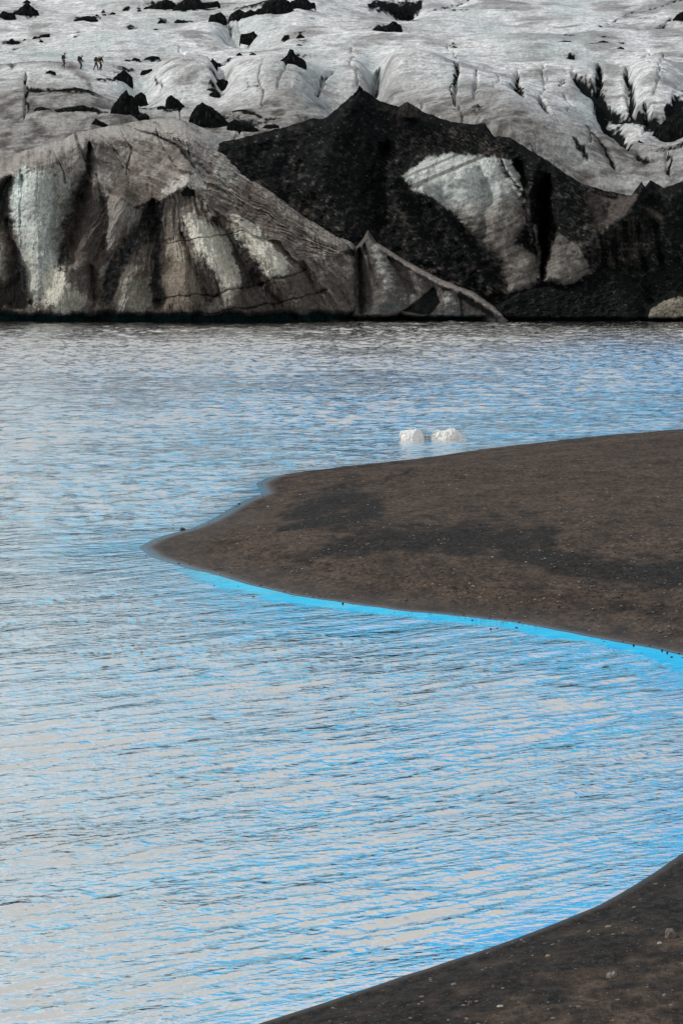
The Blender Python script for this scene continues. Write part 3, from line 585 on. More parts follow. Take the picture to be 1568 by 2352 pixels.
def fieldC(U, V, e):
    a = U+6*fbm(U/35, V/35, 3, 301)+2*fbm(U/8, V/8, 2, 304); b = V+6*fbm(U/35, V/35, 3, 302)+2*fbm(U/8, V/8, 2, 305)
    D = 256.6+(.036-.012*ss(a, 1150, 1350))*(742-b)+3*(1-np.clip(e/22, 0, 1))**2
    ice = np.zeros(U.shape); dk = np.zeros(U.shape)
    def c_(P, wd, dep):
        nonlocal D
        g = line(a, b, P, np.array(wd)*.85, .9); D = D+dep*(.75*line(a, b, P, np.array(wd)*2.3, .3)+.25*g); return .75*g
    D -= 3.2*line(a, b, [(826, 215), (760, 330), (740, 430), (800, 540)], [22, 40, 46, 46])
    dk += c_([(890, 330), (868, 390), (858, 450), (870, 530)], [10, 18, 20, 14], 2.6)*.7
    D -= 2.2*line(a, b, [(895, 380), (900, 450), (960, 560), (1050, 650)], [14, 20, 26, 28])
    D -= 2.4*line(a, b, [(969, 442), (1009, 484), (1060, 560), (1084, 600), (1130, 670)], [8, 12, 12, 12, 10])
    g = area(a, b, ICEP, 5); ice = np.maximum(ice, area(a, b, ICEP, 12)); D -= 2.2*area(a, b, ICEP, 30)
    D += 1.0*line(a, b, [(1050, 520), (1120, 570), (1160, 640)], [12, 18, 14])
    D -= 1.6*blob(a, b, (1070, 400), (60, 34))+1.2*blob(a, b, (1140, 500), (34, 60)); D += 1.1*line(a, b, [(1100, 390), (1120, 460), (1110, 540)], [8, 14, 12])
    dk += .8*line(a, b, [(1100, 560), (1135, 590), (1150, 600)], [14, 22, 12])
    D -= 1.8*line(a, b, [(1160, 372), (1180, 410), (1198, 440)], [8, 10, 8]); 
    sl = area(a, b, [(1150, 365), (1176, 366), (1192, 400), (1202, 440), (1178, 420)], 5); ice = np.maximum(ice, .7*sl)
    dk += c_([(1186, 362), (1200, 400), (1212, 430)], [4, 6, 6], 2.0)
    D -= 2.4*line(a, b, [(1235, 370), (1215, 420), (1216, 480), (1224, 560)], [14, 14, 10, 10])
    g = c_([(1262, 400), (1250, 457), (1251, 542), (1246, 640)], [5, 8, 8, 5], 5.5); cr = g
    D -= 3.0*line(a, b, [(1275, 400), (1290, 470), (1330, 540)], [20, 30, 30])
    f2 = area(a, b, FACE2, 4); ice = np.maximum(ice, .95*f2); D -= 2.2*area(a, b, FACE2, 16)
    rb = line(a, b, [(1228, 520), (1236, 570), (1240, 635)], [3, 5, 5]); ice = np.maximum(ice, rb); D -= 1.0*rb
    s2 = area(a, b, SADL, 6); D += 1.4*s2
    D -= 3.6*line(a, b, [(1478, 425), (1440, 500), (1380, 540), (1345, 575)], [14, 26, 26, 20]); D -= 2*line(a, b, [(1560, 425), (1520, 520), (1450, 600)], [20, 40, 40])
    for x in (1380, 1410, 1436, 1470, 1510):
        D += 1.0*line(a, b, [(x-6, 520), (x, 570), (x+8, 620)], 6)
    sc2 = line(a, b, [(1485, 480), (1500, 490), (1515, 498)], [5, 8, 5])
    rg = 1-.85*np.clip(ice, 0, 1)
    D += .9*fbm(U/60, V/60, 3, 310)+rg*(.45*ridged((U+V*.6)/44, (V-U*.35)/24, 3, 311)+.10*fbm(U/8, V/6, 3, 312))
    fl = fbm((U*.8+V*.8)/14, (V-U*.8)/4.2, 4, 317); f1 = fbm(U/16, V/12, 4, 318); f3 = fbm(U/3, V/2.0, 3, 319)
    base = np.broadcast_to(DRT*.95, U.shape+(3,)).copy()
    base = lerp(base, np.array([.058, .051, .048]), ss(f1+.6*fl+.5*fbm(U/70, V/45, 3, 340), -.05, .75)*(.45+.55*ss(b-.12*a, 240, 420)))
    base = lerp(base, np.array([.17, .15, .14]), .85*ss(fl+.45*f3+.25*f1, .55, .85))
    base = lerp(base, np.array([.085, .073, .068]), .7*line(a, b, [(1150, 340), (1060, 310), (920, 330), (880, 380)], [10, 20, 26, 14])*ss(fl, -.1, .5))
    base = lerp(base, np.array([.085, .07, .066])*(1+.5*f3)[..., None], .85*s2)
    base = lerp(base, np.array([.06, .053, .049]), .6*area(a, b, [(1340, 560), (1380, 510), (1470, 500), (1500, 560), (1440, 625), (1360, 620)], 12)*ss(fbm(U/9, V/60, 3, 330), -.3, .3))
    base = lerp(base, np.array([.14, .12, .10]), .7*sc2)
    up = ss(-b, -560, -380)
    sly = ridged((U+1.9*V)/90, (V+.42*U)/7, 3, 331)
    ic = lerp(np.broadcast_to(np.array([.135, .124, .114]), U.shape+(3,)), np.array([.40, .425, .415]), ss(up+.22*f1+.15*sly-.3*ss(a+.3*b, 1230, 1340), .15, 1.0))
    ic = lerp(ic, TEAL*.75, .5*ss(f1+.3*up, .25, .8)); ic = ic*(1+.22*sly*.6+.2*f3)[..., None]
    bands = ss(fbm((U+1.9*V)/150, (V+.42*U)/17, 4, 335)+.35*ss(b, 430, 640)-.12, .05, .45)
    ic = lerp(ic, np.array([.075, .066, .060]), .75*bands)
    base = lerp(base, np.array([.085, .075, .069])*(1+.5*f1)[..., None], .85*ss(np.maximum.reduce([area(a, b, ICEP, 34), area(a, b, FACE2, 22), area(a, b, SADL, 20)])+.5*fl+.5*f1+.42*line(a, b, [(1300, 430), (1350, 520), (1400, 600), (1480, 560)], 30)+.40*line(a, b, [(900, 600), (1000, 640), (1100, 690)], 22)+.35*line(a, b, [(1000, 300), (1120, 330), (1180, 380)], 16)+.3*line(a, b, [(640, 330), (700, 420), (780, 520)], 26), .25, .9))
    base = lerp(base, ic, ss(ice+.30*f1+.15*fl-.45*dk-.2*ss(b, 520, 600)*ss(-a, -1190, -1150), .25, .85))
    base = lerp(base, np.array([.09, .085, .08]), .8*f2*ss(-b, -600, -540))
    base = lerp(base, DRT*.35, np.clip(cr*1.3, 0, 1)); base = lerp(base, DRT*.7, .7*dk)
    return D, np.clip(base*(1+.35*f3)[..., None], .004, .8)
mass('ash_ridge', np.concatenate([np.arange(440, 1740, 1.2), np.arange(1740, 2800, 6)]), topC, [(440, 560), (560, 600), (760, 700), (800, 744), (1740, 744)], 430, fieldC, M_DIRT, 3.0, seed=3)

# ---- black mound at the lower right
topD = [(1090, 742), (1125, 718), (1139, 703), (1184, 668), (1225, 655), (1264, 643), (1294, 656), (1320, 650), (1339, 638), (1359, 618), (1390, 613), (1424, 609), (1440, 622), (1454, 636), (1480, 630), (1499, 621), (1524, 607), (1568, 607), (1740, 590), (1950, 640), (2200, 600), (2500, 650), (2800, 620)]
def fieldD(U, V, e):
    a = U+4*fbm(U/25, V/25, 3, 401); b = V+4*fbm(U/25, V/25, 3, 402)
    D = 253.4+.05*(742-b)+2.5*(1-np.clip(e/16, 0, 1))**2
    lump = area(a, b, [(1484, 736), (1492, 712), (1512, 696), (1545, 684), (1600, 676), (1640, 736)], 6)
    D -= 1.6*area(a, b, [(1484, 736), (1492, 712), (1512, 696), (1545, 684), (1600, 676), (1640, 736)], 14)
    D -= 2.0*line(a, b, [(1390, 618), (1420, 660), (1440, 720)], [16, 24, 28])-1.4*line(a, b, [(1454, 640), (1490, 690)], [8, 10])
    D += .6*fbm(U/40, V/30, 4, 410)+.4*ridged((U+V*.4)/20, V/12, 4, 411)+.12*fbm(U/5, V/3.4, 3, 412)
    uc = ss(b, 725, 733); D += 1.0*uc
    fl = fbm((U+V*.8)/12, (V-U*.3)/4.0, 4, 417); f1 = fbm(U/16, V/12, 4, 418); f3 = fbm(U/3, V/2.0, 3, 419)
    base = np.broadcast_to(DRT*.95, U.shape+(3,)).copy()
    base = lerp(base, np.array([.05, .044, .041]), ss(f1+.5*fl, .1, 1.0)); base = lerp(base, np.array([.14, .125, .117]), .8*ss(fl+.45*f3+.2*f1, .55, .85))
    base = lerp(base, np.array([.17, .155, .125])*(1+.4*f1)[..., None], ss(lump+.25*f1, .4, .7)); base = lerp(base, DRT*.4, uc)  # last mix paints shade into the recess at the waterline
    return D, np.clip(base*(1+.35*f3)[..., None], .004, .8)
mass('ash_mound', np.concatenate([np.arange(1092, 1740, 1.2), np.arange(1740, 2800, 6)]), topD, [(1090, 744), (1740, 744)], 120, fieldD, M_DIRT, 2.0, seed=4)

# ------------------------------------------------------------------ sand banks
def curve(P, n=400, jit=0.0, seed=0):
    P = np.array(P, float); d = np.concatenate([[0], np.cumsum(np.hypot(*np.diff(P, axis=0).T))])
    # Catmull-Rom through the points
    t = np.linspace(0, d[-1], n); out = []
    for k in (0, 1):
        m = np.gradient(P[:, k], d)
        i = np.clip(np.searchsorted(d, t)-1, 0, len(d)-2); h = d[i+1]-d[i]; s = (t-d[i])/h
        out.append((2*s**3-3*s**2+1)*P[i, k]+(s**3-2*s**2+s)*h*m[i]+(-2*s**3+3*s**2)*P[i+1, k]+(s**3-s**2)*h*m[i+1])
    Q = np.stack(out, -1)
    if jit: Q[:, 1] += jit*fbm(t/25, t*0, 4, seed)
    return Q
SPIT = [(4200, 880), (3200, 905), (2400, 940), (1900, 958), (1568, 985), (1400, 999), (1250, 1015), (1100, 1033), (980, 1050), (850, 1065), (720, 1080), (640, 1092), (600, 1101), (588, 1110), (600, 1120), (603, 1128), (560, 1148), (520, 1172), (480, 1196), (440, 1213), (390, 1226), (345, 1242), (318, 1256), (330, 1270), (370, 1288), (430, 1306), (500, 1322), (580, 1345), (680, 1368), (800, 1386), (900, 1400), (1050, 1415), (1180, 1430), (1300, 1452), (1420, 1476), (1500, 1490), (1568, 1506), (1800, 1560), (2400, 1660), (3200, 1760), (4200, 1840)]
SHORE = [(-200, 2620), (100, 2520), (350, 2430), (590, 2352), (760, 2298), (950, 2233), (1100, 2185), (1250, 2130), (1400, 2065), (1500, 2005), (1568, 1958), (1750, 1850), (2100, 1730), (2600, 1670), (3400, 1600), (4800, 1540)]
spit_uv = curve(SPIT, 1400, 1.6, 500); spit_uv[:, 1] += 1.1*fbm(np.arange(1400)/6, np.zeros(1400), 3, 505); shore_uv = curve(SHORE, 600, 1.4, 510); shore_uv[:, 1] += 1.6*fbm(np.arange(600)/5, np.zeros(600), 3, 515)
spit_w = onz(spit_uv[:, 0], spit_uv[:, 1])[:, :2]; shore_w = onz(shore_uv[:, 0], shore_uv[:, 1])[:, :2]
spit_poly = spit_w; shore_poly = np.concatenate([shore_w, [[70, 25], [70, 2], [-20, 2]]], 0)
def wdist(X, Y, line_pts, poly):
    """signed distance in metres, positive on land (coarse line, then refined)"""
    P = line_pts[::6] if len(line_pts) > 300 else line_pts[::2]
    best = np.full(X.shape, 1e9)
    for i in range(len(P)-1):
        (x0, y0), (x1, y1) = P[i], P[i+1]; dx = x1-x0; dy = y1-y0
        t = np.clip(((X-x0)*dx+(Y-y0)*dy)/(dx*dx+dy*dy+1e-9), 0, 1)
        best = np.minimum(best, np.hypot(X-x0-t*dx, Y-y0-t*dy))
    ins = np.zeros(X.shape, bool); Q = [tuple(q) for q in P]+[tuple(q) for q in poly[len(line_pts):]]; n = len(Q)
    for i in range(n):
        x0, y0 = Q[i]; x1, y1 = Q[(i+1) % n]
        if y0 == y1: continue
        ins ^= ((y0 > Y) != (y1 > Y)) & (X < (x1-x0)*(Y-y0)/(y1-y0)+x0)
    return np.where(ins, best, -best)

def sand_mat():
    m, t, b = mat_new('black_sand')
    wet = attr(t, 'wet'); dk = attr(t, 'damp')
    big = noise(t, .35, 5, .6); mid = noise(t, 1.6, 6, .68, (1, .5, 1)); fine = noise(t, 7, 5, .8, (1, .55, 1)); vfine = noise(t, 60, 2, .7)
    dry = MIX(t, RAMP(t, big, .35, .65), (.060, .043, .033), (.082, .060, .046))
    dry = MIX(t, RAMP(t, mid, .42, .66, 0, .65), dry, (.032, .025, .022))
    darkc = MIX(t, RAMP(t, fine, .35, .65), (.011, .0105, .011), (.021, .019, .018))
    dd = M2(t, 'ADD', dk, M2(t, 'ADD', M2(t, 'MULTIPLY', M2(t, 'SUBTRACT', mid, .5), 2.8), M2(t, 'MULTIPLY', M2(t, 'SUBTRACT', fine, .5), 2.4)))
    c = MIX(t, RAMP(t, dd, .22, .85, 0, .92), dry, darkc)
    g = M2(t, 'MULTIPLY', RAMP(t, fine, .38, .62, .45, 1.55), RAMP(t, vfine, .35, .65, .7, 1.3))
    cb = t.nodes.new('ShaderNodeCombineXYZ')
    for i in range(3): L(t, g, cb.inputs[i])
    c = MIX(t, M2(t, 'SUBTRACT', 1.0, M2(t, 'MULTIPLY', wet, .7)), c, MIX(t, 1.0, c, cb.outputs[0], 'MULTIPLY'))
    # pale grit
    vo = noise(t, 6, kind='voronoi', mapscale=(1, .7, 1)); sel = t.nodes.new('ShaderNodeSeparateColor'); L(t, vo.outputs['Color'], sel.inputs[0])
    gr = M2(t, 'MULTIPLY', RAMP(t, vo.outputs['Distance'], .25, .12), M2(t, 'GREATER_THAN', sel.outputs[0], .93))
    gr = M2(t, 'MULTIPLY', gr, M2(t, 'SUBTRACT', 1.0, wet))
    c = MIX(t, M2(t, 'MULTIPLY', gr, .8), c, (.20, .175, .15))
    c = MIX(t, wet, c, (.045, .040, .038))
    L(t, c, b.inputs['Base Color'])
    L(t, RAMP(t, wet, 0, 1, .95, .22, False), b.inputs['Roughness']); L(t, RAMP(t, wet, 0, 1, .15, .6, False), b.inputs['Specular IOR Level'])
    h = M2(t, 'ADD', M2(t, 'MULTIPLY', mid, .5), M2(t, 'ADD', M2(t, 'MULTIPLY', fine, .22), M2(t, 'MULTIPLY', gr, .05)))
    n = t.nodes.new('ShaderNodeBump'); n.inputs['Distance'].default_value = .16; L(t, h, n.inputs['Height']); L(t, RAMP(t, wet, 0, .8, 1, .03, False), n.inputs['Strength'])
    L(t, n.outputs[0], b.inputs['Normal'])
    return m
M_SAND = sand_mat()
DAMP_SPIT = [([(690, 1190), (780, 1170), (860, 1185)], [24, 38, 22], 1.0), ([(640, 1250), (760, 1225), (860, 1215)], [9, 18, 16], .9), ([(660, 1200), (790, 1245), (920, 1280)], [20, 34, 22], .62), ([(820, 1120), (700, 1150), (660, 1180)], [10, 16, 12], .55), ([(760, 1290), (900, 1285), (1080, 1290), (1250, 1296)], [22, 28, 32, 26], .95),
    ([(1150, 1310), (1300, 1345), (1450, 1365), (1620, 1370)], [16, 24, 30, 34], .95), ([(700, 1083), (850, 1076), (960, 1068)], [6, 9, 5], .7), ([(1000, 1048), (1200, 1037), (1400, 1020)], [6, 6, 6], .45),
    ([(880, 1128), (920, 1118), (960, 1106)], [3, 3, 2], .9), ([(650, 1300), (720, 1320)], [8, 6], .4), ([(1100, 1240), (1300, 1225)], [8, 8], .3), ([(1150, 1075), (1290, 1065)], [2.5, 2], .5), ([(1300, 1400), (1560, 1440)], [20, 20], .45)]
def height_spit(d, X, Y):
    z = np.where(d > 0, .055*np.minimum(d, 3)+.85*(1-np.exp(-np.maximum(d-1.2, 0)/9)), .10*d)
    z = np.maximum(z, -1.2)
    return z+ss(d, .4, 3)*(.10*fbm(X/7, Y/7, 4, 520)+.035*fbm(X/1.3, Y/1.1, 3, 521))
us = np.concatenate([np.arange(270, 1700, 2.2), np.arange(1700, 4100, 16)]); vs = np.concatenate([np.arange(860, 930, 4), np.arange(930, 1130, 1.1), np.arange(1130, 1640, 1.6), np.arange(1640, 1860, 6)])
Ug, Vg = np.meshgrid(us, vs); P0 = onz(Ug, Vg); X, Y = P0[..., 0], P0[..., 1]
d = wdist(X, Y, spit_w, spit_poly); Z = height_spit(d, X, Y)
damp = np.zeros(X.shape)
wu = Ug+20*fbm(Ug/60, Vg/14, 4, 530); wv = Vg+8*fbm(Ug/60, Vg/14, 4, 531)
for P, wd, a in DAMP_SPIT: damp = np.maximum(damp, a*line(wu, wv, P, wd))
far = (Y > 100)
wet = ss(-d, -.75, -.12)*(1-.45*ss(Ug, 400, 620)*(Vg > 1200))
wet = wet*np.where((Vg < 1092) & (Ug > 600), .0, 1.0)*ss(d, -6, -1)+0
wet = np.maximum(wet, .9*np.exp(-((d-.12)/.14)**2)*(Vg > 1100)); wet = np.maximum(wet, ss(-d-.25*fbm(X/1.5, Y/1.5, 3, 533), -2.6, -.4)*.22*(Vg > 1180))
damp = np.clip(damp*1.15+.5*fbm(X/9, Y/6, 4, 536)*(Vg < 1500), 0, 1.3)
for q_, a_ in ((2.6, .5), (4.6, .35), (8.5, .3)):     # old waterlines
    damp = np.maximum(damp, a_*np.exp(-((d+.5*fbm(X/4, Y/4, 3, 537)-q_)/.22)**2)*ss(fbm(X/6, Y/6, 2, 538), -.2, .3)*(Vg > 1180))
damp = np.maximum(damp, .25*ss(-d, -2.0, -.5))
sand_spit = tag(link(grid_mesh('sandbank', np.stack([X, Y, Z], -1), M_SAND, {'wet': wet, 'damp': damp})), kind='structure')
SPXY = (X, Y, Z)

us = np.concatenate([np.arange(150, 1700, 3.0), np.arange(1700, 4600, 20)]); vs = np.concatenate([np.arange(1480, 1760, 8), np.arange(1760, 2640, 2.4), np.arange(2640, 5200, 30)])
Ug, Vg = np.meshgrid(us, vs); P0 = onz(Ug, Vg); X, Y = P0[..., 0], P0[..., 1]
d2 = wdist(X, Y, shore_w, shore_poly)
def height_shore(d, X, Y):
    z = np.where(d > 0, .10*np.minimum(d, 1.2)+.9*(1-np.exp(-np.maximum(d-.4, 0)/6)), .15*d)
    return np.maximum(z, -1.2)+ss(d, .2, 2)*(.05*fbm(X/3, Y/3, 4, 540)+.03*fbm(X/.6, Y/.6, 3, 541))
Z = height_shore(d2, X, Y); damp = .55*ss(-d2, -3.2, -1.2)+.55*ss(fbm(X/1.6, Y/1.2, 4, 544), .05, .5)+.30
wet = .5*ss(-d2, -.22, -.03)
tag(link(grid_mesh('shore', np.stack([X, Y, Z], -1), M_SAND, {'wet': wet, 'damp': damp})), kind='structure')

# ------------------------------------------------------------------ water
def water_mat():
    m = bpy.data.materials.new('lake_water'); m.use_nodes = True; t = m.node_tree; t.nodes.clear()
    out = t.nodes.new('ShaderNodeOutputMaterial')
    calm = attr(t, 'calm'); shal = attr(t, 'shallow')
    tcn = t.nodes.new('ShaderNodeTexCoord')
    def wav(scale, ms, rot, detail=3, rough=.5, dist=0.0):
        c = t.nodes.new('ShaderNodeTexCoord'); m1 = t.nodes.new('ShaderNodeMapping'); m2 = t.nodes.new('ShaderNodeMapping')
        m1.inputs['Rotation'].default_value = (0, 0, -rot); m2.inputs['Scale'].default_value = ms
        n = t.nodes.new('ShaderNodeTexNoise'); n.inputs['Scale'].default_value = scale; n.inputs['Detail'].default_value = detail; n.inputs['Roughness'].default_value = rough; n.inputs['Distortion'].default_value = dist
        L(t, c.outputs['Object'], m1.inputs[0]); L(t, m1.outputs[0], m2.inputs[0]); L(t, m2.outputs[0], n.inputs[0]); return n.outputs[0]
    a = wav(1.0, (.26, 1.8, 1), R(44), 2, .5, .5)            # long low swell lines
    b = wav(1.0, (2.2, 5.2, 1), R(28), 1, .5, .6)             # wavelets
    c = wav(1.0, (6, 11, 1), R(-14), 2, .5, .5)               # fine ripples
    d_ = wav(.12, (1, 2.2, 1), R(20), 3, .5)                    # gusts: where ripples are stronger
    gust = M2(t, 'MULTIPLY', RAMP(t, d_, .35, .65, .5, 1.25), M2(t, 'ADD', 1.0, M2(t, 'MULTIPLY', attr(t, 'chop'), 3.0)))
    h = M2(t, 'ADD', M2(t, 'MULTIPLY', a, WA), M2(t, 'ADD', M2(t, 'MULTIPLY', b, WB), M2(t, 'MULTIPLY', c, WC)))
    f = wav(1.0, (.8, 1.15, 1), R(8), 3, .6, .6)              # wind chop out on the lake
    h = M2(t, 'ADD', M2(t, 'MULTIPLY', h, gust), M2(t, 'MULTIPLY', f, M2(t, 'MULTIPLY', attr(t, 'chop'), 1.0)))
    bn = t.nodes.new('ShaderNodeBump'); bn.inputs['Distance'].default_value = 1.0
    if 'Filter Width' in bn.inputs: bn.inputs['Filter Width'].default_value = .05
    L(t, h, bn.inputs['Height']); L(t, M2(t, 'SUBTRACT', 1.0, calm), bn.inputs['Strength'])
    fr = t.nodes.new('ShaderNodeFresnel'); fr.inputs['IOR'].default_value = 1.33; L(t, bn.outputs[0], fr.inputs['Normal'])
    fac = M2(t, 'MULTIPLY', M2(t, 'POWER', fr.outputs[0], .66), 1.0, True)
    gl = t.nodes.new('ShaderNodeBsdfGlossy'); L(t, attr(t, 'chop'), gl.inputs['Roughness']); gl.inputs['Color'].default_value = (1, 1, 1, 1); L(t, bn.outputs[0], gl.inputs['Normal'])
    df = t.nodes.new('ShaderNodeBsdfDiffuse'); df.inputs['Color'].default_value = (.13, .115, .10, 1); 
    L(t, MIX(t, shal, MIX(t, attr(t, 'silt_skyblue'), (.27, .33, .39), (.22, .18, .135)), (.07, .06, .052)), df.inputs['Color'])  # beige silt near; farther out, sky reflection put into the body colour
    mx = t.nodes.new('ShaderNodeMixShader'); L(t, fac, mx.inputs[0]); L(t, df.outputs[0], mx.inputs[1]); L(t, gl.outputs[0], mx.inputs[2])
    L(t, mx.outputs[0], out.inputs[0])
    return m
WA, WB, WC = .070, .036, .013
M_WATER = water_mat()
us = np.concatenate([np.arange(-2400, -60, 60), np.arange(-300, -60, 8), np.arange(-60, 1630, 3.6), np.arange(1630, 2300, 8), np.arange(2300, 4600, 60)]); vs = np.concatenate([proj(0.0, np.arange(264, 61.75, -.23), 0.0)[1], np.arange(1540, 2400, 1.15), np.arange(2400, 4200, 60)])
Ug, Vg = np.meshgrid(us, vs); P0 = onz(Ug, Vg); X, Y = P0[..., 0], P0[..., 1]
def coarse(fn, *a_):
    ri = np.unique(np.append(np.arange(0, X.shape[0], 3), X.shape[0]-1)); ci = np.unique(np.append(np.arange(0, X.shape[1], 2), X.shape[1]-1))
    q = fn(X[np.ix_(ri, ci)], Y[np.ix_(ri, ci)], *a_); fr = np.interp(np.arange(X.shape[0]), ri, np.arange(len(ri))); fc = np.interp(np.arange(X.shape[1]), ci, np.arange(len(ci)))
    i0 = np.minimum(fr.astype(int), len(ri)-2); t0 = (fr-i0)[:, None]; q = q[i0]*(1-t0)+q[i0+1]*t0
    j0 = np.minimum(fc.astype(int), len(ci)-2); t1 = (fc-j0)[None]; return q[:, j0]*(1-t1)+q[:, j0+1]*t1
ds = coarse(wdist, spit_w, spit_poly); dn = coarse(wdist, shore_w, shore_poly)
low = ss(Vg-.16*Ug, 1130, 1180)
dsn = ds+.5*fbm(X/2.2, Y/3.5, 3, 700)
calm = np.maximum(.93*ss(dsn, -1.5, -.55)*low*(.35+.65*ss(Ug, 330, 480)), .5*ss(ds, -.5, -.05)*(1-ss(Ug, 600, 640)*ss(-Vg, -1098, -1090)))
calm = np.maximum(calm, .55*ss(dn, -1.3, -.2)); calm = np.maximum(calm, .5*ss(ds, -7, -1)*low*.9)
calm = np.maximum(calm, .3*ss(dn, -4, -.5))
shal = np.maximum(ss(ds, -1.2, -.05), ss(dn, -.8, -.05))
def crest(x, y, ang, lx, ly, o, seed):
    c_, s_ = math.cos(ang), math.sin(ang); xr = x*c_+y*s_; yr = -x*s_+y*c_
    n = fbm(xr/lx, yr/ly+.25*perlin(xr/lx*.7, yr/ly*.3, seed+9), o, seed); return n
damp_ = (1-calm)*ss(ds, -.1, -1.2)*ss(dn, -.1, -1.0)
inf_ = ss(Ug, -300, -200)*ss(-Ug, -2300, -2150)
near_ = ss(-Y, -95, -62)*inf_; vnear = ss(-Y, -60, -46)*inf_
gst = .7+.6*ss(fbm(X/7, Y/9, 2, 710), -.3, .3)
sw = crest(X, Y, R(44), 4.2, .52, 2, 720); sw2 = crest(X, Y, R(32), 1.8, .38, 2, 724)
wl_ = crest(X, Y, R(28), .42, .21, 2, 730); wl2 = crest(X, Y, R(-22), .40, .19, 1, 735)
far_ = ss(Y, 60, 112)*inf_; dampf = 1-calm
c1 = crest(X, Y, R(12), 2.0, .85, 3, 740); c2 = crest(X, Y, R(-14), 1.2, .62, 2, 744); c3 = crest(X, Y, R(5), 9, 3.2, 2, 748)
WF = far_*dampf*(.7+.6*ss(fbm(X/16, Y/22, 2, 752), -.3, .3))*ss(ds, -.05, -1.6)*(1+.6*ss(Y, 150, 220))*(.082*c1+.048*c2+.035*c3)
WZ = WF+damp_*gst*(near_*(.066*(.55*sw-.6*np.abs(sw))+.028*sw2)+vnear*(.0085*wl_+.007*wl2))
tag(link(grid_mesh('water', np.stack([X, Y, WZ], -1), M_WATER, {'calm': calm, 'shallow': shal, 'silt_skyblue': np.clip(ss(-Y, -120, -60)*.85+.25*fbm(X/14, Y/20, 3, 750)+.15, 0, 1), 'chop': .07+.05*ss(Y, 62, 135)*(1-calm)})), kind='structure')
# lake bed and land under everything
M_BED, t, b = mat_new('lake_bed'); b.inputs['Roughness'].default_value = .9
L(t, MIX(t, RAMP(t, noise(t, .05, 4), .35, .65), (.05, .042, .036), (.075, .062, .052)), b.inputs['Base Color'])
g = np.array([[[-900, -300, -1.6], [900, -300, -1.6]], [[-900, 1500, -1.6], [900, 1500, -1.6]]], float)
tag(link(grid_mesh('ground', g, M_BED)), kind='structure')
# ------------------------------------------------------------------ mounds, rocks and floating ice, built from their outline and given real depth
def solid(name, pts, Y, mat, zbase=None, depth=.38, rough=.10, power=.75, colour=DRT*.9, var=.35, nu=None, nphi=26, sink=.5, slope=.13, seed=0, fleck=0.0, seat=None):
    """outline pts in picture units at distance Y; x runs along it, the section is rounded front to back"""
    pts = np.array(pts, float); o = np.argsort(pts[:, 0], kind='stable'); pts = pts[o]
    W = pts[-1, 0]-pts[0, 0]; nu = nu or int(np.clip(W*1.2, 18, 130))
    u = np.linspace(pts[0, 0], pts[-1, 0], nu); v = np.interp(u, pts[:, 0], pts[:, 1]); b = np.interp(u, pts[[0, -1], 0], pts[[0, -1], 1])
    px = Y/FPX; wm = W*px; hgt = (b-v)*px*1.0; c = at((pts[0, 0]+pts[-1, 0])/2, (pts[0, 1]+pts[-1, 1])/2, Y)
    ax = at(u, b, Y)-c
    s = np.clip((u-pts[0, 0])/W, 0, 1); env = np.clip(1-(2*s-1)**2, 0.03, 1)**(1.0 if power >= 1 else .5)
    ph = np.linspace(-math.pi/2, math.pi/2, nphi)[:, None]
    dep = depth*wm*env[None, :]
    y = dep*np.sin(ph)*(1+.25*perlin(s*5+seed, ph*1.3, 3))
    cz = np.cos(ph)**power
    z = hgt[None, :]*cz+ax[None, :, 2]*1.0+slope*y
    x = np.repeat(ax[None, :, 0], nphi, 0)
    hm = max(hgt.max(), .02)
    n1 = fbm(s[None, :]*max(wm/hm, 1)*2.6+seed*3.1+ph*.7, ph*1.9+seed, 4, 3); n2 = fbm(s[None, :]*max(wm/hm, 1)*3.3+seed*1.7, ph*2.7+9, 4, 8)
    z = z+hm*rough*2.2*n1*(cz**.4); y = y+hm*rough*2.0*n2; x = x+hm*rough*1.2*n2
    z = z-sink*(1-cz)**2
    e0 = np.exp(-((s-0)/.03)**2)+np.exp(-((s-1)/.03)**2); z = z-(sink*.6*e0)[None, :]
    col = np.broadcast_to(np.array(colour), x.shape+(3,))*np.clip(1+var*(n1+n2)*2, .4, 2.2)[..., None]
    if fleck: col = lerp(col, np.array([.12, .105, .098]), fleck*ss(fbm(s[None, :]*wm*3, ph*6, 3, 15+seed % 5), .25, .5))
    ob = grid_mesh(name, np.stack([x, y, z], -1), mat, col=np.clip(col, .004, .9)); ob.location = tuple(c)
    return link(ob)
def glac(u, v): return float(on_glacier(u, v)[1])
for i, (p, lab) in enumerate(CONES):
    cu = (p[0][0]+p[-1][0])/2; cv = max(p[0][1], p[-1][1]); big = (p[-1][0]-p[0][0]) > 14
    tall = (cv-min(q[1] for q in p))/(p[-1][0]-p[0][0])
    Yd = glac(cu, min(cv+1.0, 330)); vv = [max(0, 0)]
    ob = solid('ash_cone' if tall > .3 else 'ash_mound', p, Yd, M_DIRT, depth=.21 if big else .35, rough=.055 if big else .10, power=1.5 if tall > .3 else 1.0, sink=.9 if big else .4, seed=i+1, fleck=.35 if big else 0, slope=.07, var=.3)
    tag(ob, lab, 'ash cone' if tall > .3 else 'ash mound', G)
